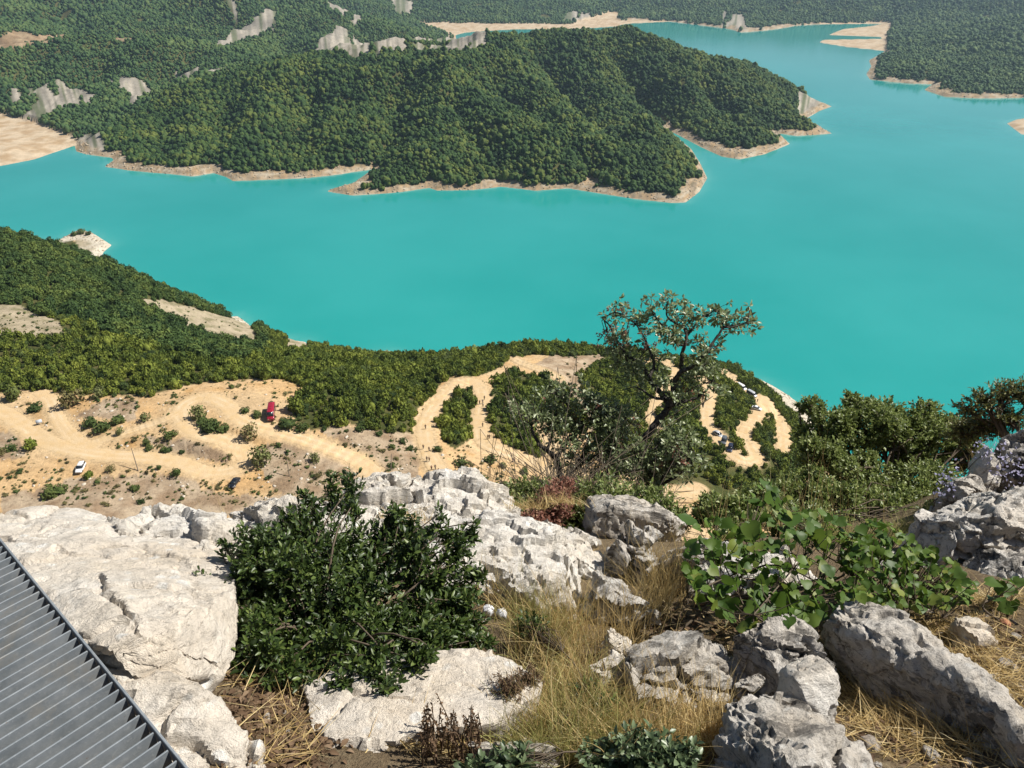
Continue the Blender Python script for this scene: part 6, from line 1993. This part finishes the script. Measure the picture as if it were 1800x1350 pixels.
# ---- the dark trees at the right
twig_bush('lakeside_tree', 'big round-crowned dark green tree at the right above the lake', at(1540, 925, 12.6),
          [lobe(1455, 745, 12.4, 62, 50), lobe(1520, 755, 12.2, 68, 52), lobe(1590, 765, 12.4, 66, 52), lobe(1648, 780, 12.6, 56, 58), lobe(1440, 805, 11.8, 52, 48), lobe(1510, 830, 11.6, 66, 36), lobe(1610, 845, 11.8, 72, 44), lobe(1690, 790, 12.6, 40, 50), lobe(1560, 720, 12.6, 40, 26), lobe(1630, 725, 12.6, 34, 28), lobe(1425, 715, 12.6, 30, 24), lobe(1500, 705, 12.6, 28, 20)],
          4500, 9, 0.058, 0.55, M_olive, 16, cat='tree', stem=0.028, tw=0.006, fill=0.5, clump=7)
twig_bush('slope_shrub', 'dark green shrub on the slope below the round-crowned tree', at(1400, 950, 6.0),
          [lobe(1340, 880, 6.2, 62, 38), lobe(1410, 860, 6.4, 60, 46), lobe(1290, 905, 6.0, 55, 34), lobe(1470, 885, 6.2, 62, 44), lobe(1545, 890, 6.2, 56, 36), lobe(1400, 915, 5.8, 80, 34), lobe(1500, 930, 5.6, 70, 30), lobe(1240, 900, 6.4, 40, 36), lobe(1600, 880, 6.2, 40, 30), lobe(1290, 940, 5.4, 50, 22), lobe(1600, 912, 5.5, 50, 26), lobe(1645, 898, 5.3, 34, 20), lobe(1560, 945, 5.1, 50, 20), lobe(1440, 945, 5.2, 60, 20)], 4200, 9, 0.034, 0.52, M_olive, 17, cat='shrub', stem=0.006, tw=0.003, fill=0.5, clump=6)
twig_bush('golden_tree', 'thin golden-green tree leaning in from the right edge', at(1800, 800, 9.0),
          [lobe(1730, 700, 9.0, 30, 22), lobe(1700, 716, 9.0, 26, 18), lobe(1765, 688, 9.0, 34, 24), lobe(1805, 690, 9.0, 36, 30), lobe(1775, 730, 9.0, 36, 24), lobe(1735, 745, 9.2, 44, 24), lobe(1690, 755, 9.4, 36, 24), lobe(1830, 735, 9.0, 30, 30)], 620, 9, 0.050, 0.36, M_gold, 18, cat='tree', stem=0.03, tw=0.004, fill=0.25)

# ---- broad-leaved vine: each leaf a piece of its own
def heart_leaf(name, seed, mat, fold=0.16, cup=0.10):
    rs = np.random.RandomState(seed)
    half = [(0.0, 0.10), (0.16, -0.02), (0.36, 0.02), (0.50, 0.20), (0.52, 0.42), (0.40, 0.66), (0.20, 0.86), (0.0, 1.06)]
    V, F = [], []
    mid = [(0.0, 0.10), (0.0, 0.30), (0.0, 0.58), (0.0, 0.82), (0.0, 1.06)]
    zf = lambda x, y: fold * abs(x) * 1.2 - cup * (y - 0.4) ** 2 * 1.6 + 0.03 * math.sin(7 * y + seed)
    for x, y in mid:
        V.append((x, y, zf(x, y)))
    for sg in (1, -1):
        o = len(V)
        for x, y in half[1:-1]:
            x2 = x * (1 + 0.08 * rs.normal())
            V.append((sg * x2, y, zf(x2, y) + 0.03 * rs.normal()))
        ids = [0] + list(range(o, o + 6)) + [4]
        tri = [(0, ids[1], ids[2]), (0, ids[2], 1), (1, ids[2], ids[3]), (1, ids[3], ids[4]), (1, ids[4], 2), (2, ids[4], ids[5]), (2, ids[5], 3), (3, ids[5], ids[6]), (3, ids[6], 4)]
        F += [q if sg > 0 else q[::-1] for q in tri]
    # leaf stalk
    o = len(V)
    V += [(0.012, 0.10, 0), (-0.012, 0.10, 0), (0.012, -0.45, -0.22), (-0.012, -0.45, -0.22)]
    F += [(o, o + 1, o + 3), (o, o + 3, o + 2)]
    return mesh_np(name, np.array(V), np.array(F), mat, True, attrs={'tint': np.full(len(V), rs.rand())})


def frame_matrix(pos, d, n, s):
    d = unit(d)
    x = unit(np.cross(d, n))
    z = np.cross(x, d)
    m = Matrix(((x[0], d[0], z[0], pos[0]), (x[1], d[1], z[1], pos[1]), (x[2], d[2], z[2], pos[2]), (0, 0, 0, 1)))
    return m @ Matrix.Scale(s, 4)


def leaf_plant(name, label, poly, n, size, depth_fn, mat, seed, extra=(), n_kind=6, rest=0, cat='plant'):
    rs = np.random.RandomState(seed)
    kinds = [heart_leaf('leaf', seed * 10 + k, mat) for k in range(n_kind)]
    us, vs = [q[0] for q in poly], [q[1] for q in poly]
    pts = list(extra)
    while len(pts) < n + rest:
        a, b = rs.uniform(min(us), max(us)), rs.uniform(min(vs), max(vs))
        if in_poly(np.array([a]), np.array([b]), poly)[0]:
            pts.append((a, b, size * (0.55 + 0.75 * rs.rand() ** 1.3)))
    root = ghit(np.mean(us), np.mean(vs))
    e = obj(name, None, loc=tuple(root), label=label, cat=cat)
    Pw, SZ = [], []
    for (a, b, s) in pts:
        Pw.append(at(a, b, depth_fn(a, b) + rs.normal() * 0.10))
        SZ.append(s)
    Pw = np.array(Pw)
    # wiry stems: a few runners, then a stalk from the nearest runner to each leaf
    run, parts = [], []
    for q in range(9):
        i0, i1, i2 = rs.randint(0, len(Pw), 3)
        a = Pw[i0].copy()
        a[2] = float(G(a[0], a[1])[0])
        pth = spline([a, Pw[i1] - [0, 0, 0.12], Pw[i2] - [0, 0, 0.06]], 14)
        run.append(pth)
        parts.append(tube_np(pth, np.linspace(0.006, 0.003, 14), 5))
    RN = np.concatenate(run)
    for k in range(len(Pw)):
        j = ((RN - (Pw[k] - [0, 0, 0.06])) ** 2).sum(1).argmin()
        if rs.rand() < 0.6:
            parts.append(tube_np(np.stack([RN[j], (RN[j] + Pw[k]) / 2 + [0, 0, -0.02], Pw[k]]), [0.003, 0.0022, 0.0016], 3))
    Vb, Fb = join_np(parts)
    obj('stems', mesh_np('stems', Vb - root, Fb, M_twig, True), e)
    bulk = []
    for k in range(len(Pw)):
        d = unit(rs.normal(size=3) * np.array([1, 1, 0.5]) + np.array([0.1, -0.35, -0.25]))
        nn = unit(np.array([0.25, -0.25, 0.85]) + 0.65 * rs.normal(size=3))
        M = frame_matrix(Pw[k] - root - d * SZ[k] * 0.4, d, nn, SZ[k])
        if k < n:
            o = obj('leaf', kinds[rs.randint(n_kind)], e)
            o.matrix_local = M
        else:
            bulk.append((M, rs.randint(n_kind)))
    if bulk:
        Vs, Fs, Ts, o_ = [], [], [], 0
        for M, q in bulk:
            me = kinds[q]
            co = np.empty(len(me.vertices) * 3, np.float32)
            me.vertices.foreach_get('co', co)
            m3 = np.array(M)
            co = co.reshape(-1, 3) @ m3[:3, :3].T + m3[:3, 3]
            f = np.array([list(p_.vertices) for p_ in me.polygons])
            Vs.append(co)
            Fs.append(f + o_)
            Ts.append(np.full(len(co), rs.rand()))
            o_ += len(co)
        obj('under_leaves', mesh_np('under_leaves', np.concatenate(Vs), np.concatenate(Fs), mat, True, attrs={'tint': np.concatenate(Ts)}), e, kind='stuff')
    return e


vdepth = lambda u, v: np.interp(v, [840, 930, 1000, 1100], [3.95, 3.6, 3.35, 3.0])
leaf_plant('broad_leaved_vine', 'sprawling bright green vine with broad heart-shaped leaves over the right-hand rocks',
           [(1196, 985), (1215, 930), (1250, 905), (1310, 885), (1340, 850), (1370, 855), (1400, 890), (1450, 900), (1500, 925), (1520, 970), (1490, 1040), (1480, 1085), (1420, 1095), (1300, 1110), (1262, 1070), (1210, 1040)], 190, 0.050, vdepth, M_vine, 21,
           extra=[(1352, 868, 0.13), (1345, 850, 0.07), (1438, 948, 0.12), (1388, 912, 0.11), (1385, 935, 0.10), (1210, 915, 0.095), (1372, 1068, 0.125), (1340, 1060, 0.10), (1290, 1002, 0.10), (1225, 1055, 0.085), (1255, 945, 0.09), (1300, 965, 0.09), (1440, 1080, 0.10), (1470, 930, 0.08), (1320, 930, 0.09)], rest=240)
leaf_plant('small_leaved_shrub', 'low shrub with smaller round leaves between the vine and the pitted boulder',
           [(1470, 960), (1530, 910), (1580, 925), (1610, 955), (1660, 975), (1700, 1000), (1720, 1030), (1700, 1060), (1640, 1072), (1560, 1068), (1490, 1060)], 105, 0.040, lambda u, v: np.interp(v, [900, 1000, 1080], [3.7, 3.35, 3.05]), M_vine, 22, rest=420)
leaf_plant('edge_seedling', 'few round-leaved seedling stems at the right edge below the boulder', [(1730, 1020), (1790, 1010), (1820, 1040), (1810, 1080), (1740, 1060)], 16, 0.055, lambda u, v: 3.25, M_vine, 23)

# ---- grasses
def grass(name, label, spots, n, length, width, mat, seed, lean=0.45, bend=0.7, cat='grass', z_off=0.0, hits=None):
    rs = np.random.RandomState(seed)
    B = []
    per = max(1, n // len(spots))
    for (a, b, ru, rv) in spots:
        c = ghit(a, b)
        k = proj(c)[2] / F_PX
        q = rs.normal(size=(per, 2)) * 0.5
        x = c[0] + q[:, 0] * ru * k
        y = c[1] + q[:, 1] * rv * k * 1.6
        B.append(np.stack([x, y, G(x, y) - 0.01 + z_off], 1))
    B = np.concatenate(B)
    m = len(B)
    d = np.array([0, 0, 1.0]) + lean * rs.normal(size=(m, 3)) * np.array([1, 1, 0.3])
    d[:, 2] = np.abs(d[:, 2]) + 0.2
    V, F, tint = blades_np(B, d, length * (0.4 + 0.8 * rs.rand(m)), width * (0.6 + 0.8 * rs.rand(m)), rs, bend)
    return obj(name, mesh_np(name, V, F, mat, False, attrs={'tint': tint}), label=label, cat=cat, kind='stuff')


GR = [(880, 1060, 50, 40), (930, 1080, 60, 50), (980, 1100, 50, 60), (940, 1150, 60, 60), (1000, 1170, 60, 60), (1040, 1210, 60, 60), (980, 1230, 70, 60), (1060, 1260, 70, 50), (1110, 1290, 60, 40), (960, 1290, 70, 50), (900, 1260, 50, 40), (1030, 1320, 80, 40)]
grass('dry_grass', 'tangle of golden dry grass running down between the rocks', GR + [(1140, 1200, 60, 50), (1200, 1280, 50, 40), (1250, 1300, 30, 30), (870, 1030, 40, 30), (1170, 1320, 50, 30)], 3500, 0.24, 0.0030, M_straw, 31)
grass('green_tufts', 'yellow-green grass tufts at the bottom edge among the dry grass', [(1000, 1330, 60, 30), (1090, 1340, 60, 24), (930, 1330, 50, 24), (1200, 1335, 40, 24)], 700, 0.13, 0.004, M_straw_green, 41)
grass('green_grass', 'greenish grass mixed into the dry grass between the rocks', [(940, 1090, 60, 50), (960, 1130, 60, 60), (1000, 1240, 80, 60), (1060, 1300, 90, 50), (960, 1310, 80, 50)], 2200, 0.22, 0.0036, M_straw_green, 32)
grass('tall_straw', 'tall pale dry grass stalks beside the leaning rock', [(1130, 1090, 50, 40), (1160, 1060, 40, 40), (1180, 1040, 40, 30), (1090, 1130, 50, 40), (1010, 1120, 50, 40), (1150, 1020, 40, 30)], 900, 0.40, 0.0028, M_straw, 33, 0.3, 0.5)
grass('rim_straw', 'thin pale grass stalks on the rim behind the slab', [(330, 985, 60, 20), (380, 985, 50, 20), (420, 975, 30, 20), (300, 975, 40, 16)], 170, 0.42, 0.003, M_straw, 34, 0.25, 0.4)
grass('crest_straw', 'orange dry grass tufts on the crest rock', [(740, 905, 50, 14), (680, 905, 40, 14), (800, 900, 40, 12), (650, 930, 40, 16), (930, 960, 40, 14), (990, 950, 36, 16), (720, 985, 50, 14)], 1200, 0.12, 0.003, M_straw, 35, 0.6, 0.8, z_off=0.30)
grass('ledge_straw', 'rust-orange straw tuft above the big pitted boulder', [(1700, 845, 40, 14), (1735, 840, 34, 14), (1760, 850, 30, 14)], 520, 0.24, 0.0035, M_straw, 36, 0.3, 0.6, z_off=0.12)
grass('slope_straw', 'dry golden grass on the slope right of the olive shrub', [(1200, 925, 36, 20), (1235, 915, 40, 20), (1170, 940, 40, 16), (1270, 930, 40, 16)], 900, 0.34, 0.004, M_straw_green, 37, 0.3, 0.6)
grass('ledge_grass', 'dry grass on the earth between vine and pitted boulder', [(1540, 945, 60, 16), (1600, 930, 50, 16), (1480, 950, 50, 16), (1640, 905, 30, 14)], 1100, 0.16, 0.003, M_straw_green, 40, 0.5, 0.7)
grass('vine_stalks', 'thin pale stalks standing above the vine', [(1330, 960, 70, 30), (1450, 960, 80, 30), (1390, 990, 90, 30), (1250, 990, 50, 30)], 130, 0.55, 0.0028, M_straw, 38, 0.3, 0.35, z_off=0.1)
# straw lying flat between the stones on the right and under the bush
rs = np.random.RandomState(39)
B, Dd = [], []
for (a, b, ru, rv, n_) in [(1720, 1130, 90, 60, 700), (1640, 1110, 60, 40, 260), (1560, 1270, 90, 60, 800), (1500, 1220, 50, 40, 300), (1660, 1310, 90, 50, 700), (1770, 1200, 50, 70, 400), (1260, 1250, 60, 50, 500), (480, 1270, 50, 60, 110), (440, 1200, 40, 30, 60), (1220, 1180, 40, 30, 150), (1740, 1060, 60, 20, 300), (1330, 1120, 80, 30, 300), (500, 1330, 60, 40, 120), (520, 1240, 40, 50, 90), (760, 1310, 80, 20, 400), (960, 960, 50, 20, 200), (1050, 1000, 50, 40, 300)]:
    c = ghit(a, b)
    k = proj(c)[2] / F_PX
    q = rs.normal(size=(n_, 2)) * 0.6
    x, y = c[0] + q[:, 0] * ru * k, c[1] + q[:, 1] * rv * k * 1.5
    B.append(np.stack([x, y, G(x, y) + 0.004 + 0.02 * rs.rand(n_)], 1))
    th = rs.rand(n_) * 6.28
    Dd.append(np.stack([np.cos(th), np.sin(th), 0.10 + 0.15 * rs.rand(n_)], 1))
B, Dd = np.concatenate(B), np.concatenate(Dd)
V, F, tint = blades_np(B, Dd, 0.05 + 0.13 * rs.rand(len(B)) ** 2, 0.0028 * (0.7 + 0.8 * rs.rand(len(B))), rs, 0.35, 3)
obj('straw_litter', mesh_np('straw_litter', V, F, M_straw, False, attrs={'tint': tint}), label='dry straw litter lying between the rocks', cat='straw', kind='stuff')


rs = np.random.RandomState(61)
B, Dd = [], []
for (a, b, ru, rv, n_) in [(470, 1250, 60, 50, 700), (510, 1320, 70, 40, 500), (440, 1190, 40, 20, 250), (1250, 1250, 60, 40, 250), (1700, 1120, 90, 40, 350), (1580, 1290, 90, 50, 350), (1340, 1110, 90, 20, 300), (1180, 1100, 60, 40, 200)]:
    c = ghit(a, b)
    k = proj(c)[2] / F_PX
    q = rs.normal(size=(n_, 2)) * 0.6
    x, y = c[0] + q[:, 0] * ru * k, c[1] + q[:, 1] * rv * k * 1.5
    B.append(np.stack([x, y, G(x, y) + 0.003 + 0.012 * rs.rand(n_)], 1))
    Dd.append(unit(rs.normal(size=(n_, 3)) * np.array([1, 1, 0.25])))
B, Dd = np.concatenate(B), np.concatenate(Dd)
LL_ = 0.016 + 0.02 * rs.rand(len(B))
V, F, tint = leaves_np(B, Dd, unit(np.array([0, 0, 1.0]) + 0.4 * rs.normal(size=B.shape)), LL_, LL_ * 0.5, rs, 0.25, 0.3)
obj('leaf_litter', mesh_np('leaf_litter', V, F, M_brown, False, attrs={'tint': tint}), label='brown dead leaves littering the soil between the rocks', cat='leaf litter', kind='stuff')


def seed_stems(name, label, spots, hgt, mat, seed, head=True, cat='plant'):
    """upright dead stems with knobbly seed heads: > stem pieces, seed_heads"""
    rs = np.random.RandomState(seed)
    root = ghit(*spots[0][:2])
    e = obj(name, None, loc=tuple(root), label=label, cat=cat)
    parts, hp, hd = [], [], []
    for (a, b, h) in spots:
        p = ghit(a, b)
        lean = rs.normal(size=3) * np.array([0.12, 0.12, 0])
        q = p + (np.array([0, 0, 1.0]) + lean) * h * hgt
        S = spline([p - [0, 0, 0.02], (p + q) / 2 + rs.normal(size=3) * 0.012, q], 8)
        parts.append(tube_np(S, np.linspace(0.0030, 0.0014, 8), 5))
        for j in range(26):
            f = 0.25 + 0.75 * j / 26
            hp.append(p + (q - p) * f)
            hd.append(unit(rs.normal(size=3) + np.array([0, 0, 0.6])))
    Vb, Fb = join_np(parts)
    obj('stems', mesh_np('stems', Vb - root, Fb, M_dead_stem, True), e)
    hp, hd = np.array(hp), np.array(hd)
    V, F, tint = leaves_np(hp, hd, unit(rs.normal(size=hp.shape)), np.full(len(hp), 0.011), np.full(len(hp), 0.007), rs)
    obj('seed_heads', mesh_np('seed_heads', V - root, F, mat, False, attrs={'tint': tint}), e, kind='stuff')


M_dead_stem = simple('dead_stem', (0.10, 0.065, 0.04), 0.9, 0.1, scale=80)
rs = np.random.RandomState(44)
seed_stems('dead_stem_clump', 'clump of dark brown dead stems at the bottom edge before the bush slab', [(rs.uniform(740, 850), rs.uniform(1310, 1350), rs.uniform(0.6, 1.2)) for _ in range(34)], 0.20, M_brown, 45)
seed_stems('crest_stem', 'single dark dead stem standing on the crest rock', [(768, 1010, 1.0), (805, 1010, 0.9)], 0.34, M_brown, 46)
twig_bush('wormwood_tuft', 'grey-brown feathery tuft at the edge of the bush slab', ghit(905, 1225), [lobe(895, 1205, 2.55, 36, 26), lobe(930, 1190, 2.6, 26, 22)], 170, 10, 0.012, 0.3, M_brown, 47, cat='plant', tw=0.001, stem=0.003, fill=0.3)
twig_bush('bluish_seedlings', 'bluish green small-leaved plant at the bottom edge in the grass', ghit(1140, 1345), [lobe(1130, 1320, 2.25, 66, 30), lobe(1190, 1330, 2.22, 44, 26), lobe(1060, 1335, 2.25, 50, 22), lobe(900, 1335, 2.22, 46, 24), lobe(830, 1345, 2.2, 24, 14)], 260, 8, 0.026, 0.55, M_blue, 48, cat='plant', tw=0.0012, stem=0.004, fill=0.3)
twig_bush('green_seedlings', 'small dark green sprig in the dry grass', ghit(1040, 1240), [lobe(1030, 1210, 2.7, 30, 22), lobe(1060, 1240, 2.6, 26, 20), lobe(930, 1100, 3.2, 34, 28), lobe(1000, 1280, 2.5, 34, 20)], 200, 8, 0.020, 0.42, M_ever, 49, cat='plant', tw=0.0012, stem=0.004, fill=0.3)


def flower_clump(label, spots, seed):
    rs = np.random.RandomState(seed)
    root = ghit(spots[0][0], spots[0][1] + 25)
    e = obj('lilac_flower', None, loc=tuple(root), label=label, cat='flower')
    parts, pos, dr = [], [], []
    for (a, b, zc) in spots:
        tip = at(a, b, zc)
        foot = tip + np.array([rs.normal() * 0.04, rs.normal() * 0.04, -0.22])
        parts.append(tube_np(spline([foot, (foot + tip) / 2 + rs.normal(size=3) * 0.02, tip], 7), np.linspace(0.003, 0.0015, 7), 4))
        n = 15
        pos.append(tip + rs.normal(size=(n, 3)) * np.array([0.025, 0.025, 0.035]))
        dr.append(unit(rs.normal(size=(n, 3)) + np.array([0, -0.2, 0.3])))
    Vb, Fb = join_np(parts)
    obj('stems', mesh_np('stems', Vb - root, Fb, M_twig, True), e)
    pos, dr = np.concatenate(pos), np.concatenate(dr)
    V, F, tint = leaves_np(pos, dr, unit(rs.normal(size=pos.shape)), np.full(len(pos), 0.022), np.full(len(pos), 0.014), rs)
    obj('petals', mesh_np('petals', V - root, F, M_lilac, False, attrs={'tint': tint}), e, kind='stuff')


flower_clump('lilac flower clump left of the rust-orange straw tuft', [(1655, 838, 4.75), (1668, 846, 4.7), (1660, 860, 4.6), (1676, 832, 4.8)], 51)
flower_clump('lilac flower clump in front of the white stone', [(1722, 788, 5.0), (1735, 800, 4.95), (1760, 790, 5.0), (1768, 812, 4.9), (1752, 830, 4.85)], 52)
flower_clump('lilac flower clump at the right edge before the dark rock', [(1795, 812, 4.8), (1798, 836, 4.7), (1780, 840, 4.7)], 53)

# ---- litter
M_paper = simple('crumpled_paper', (0.62, 0.62, 0.64), 0.8, 0.2, scale=50)
M_bag = simple('pinkish_plastic', (0.52, 0.44, 0.47), 0.5, 0.4, scale=50)
for a, b, px, lab, mt in ((858, 1086, 20, 'crumpled white paper scrap left of two in the dry grass', M_paper), (882, 1092, 18, 'crumpled white paper scrap right of two in the dry grass', M_paper), (1258, 1222, 34, 'crumpled pinkish plastic bag in the straw between boulders', M_bag)):
    p = ghit(a, b)
    sc = px / F_PX * proj(p)[2] * 0.6
    Vv, Ff = ico(3)
    W = Vv * (0.75 + 0.8 * np.abs(fbm(Vv * 2.2 + a, 4, 71)) + 0.25 * (0.5 - worley(Vv * 2.0 + a, 72)[0]))[:, None]
    o = obj('crumpled_litter', mesh_np('crumpled_litter', W, Ff, mt), loc=tuple(p + np.array([0, 0, sc * 0.9])), label=lab, cat='litter')
    o.scale = (sc, sc, sc * 0.9)
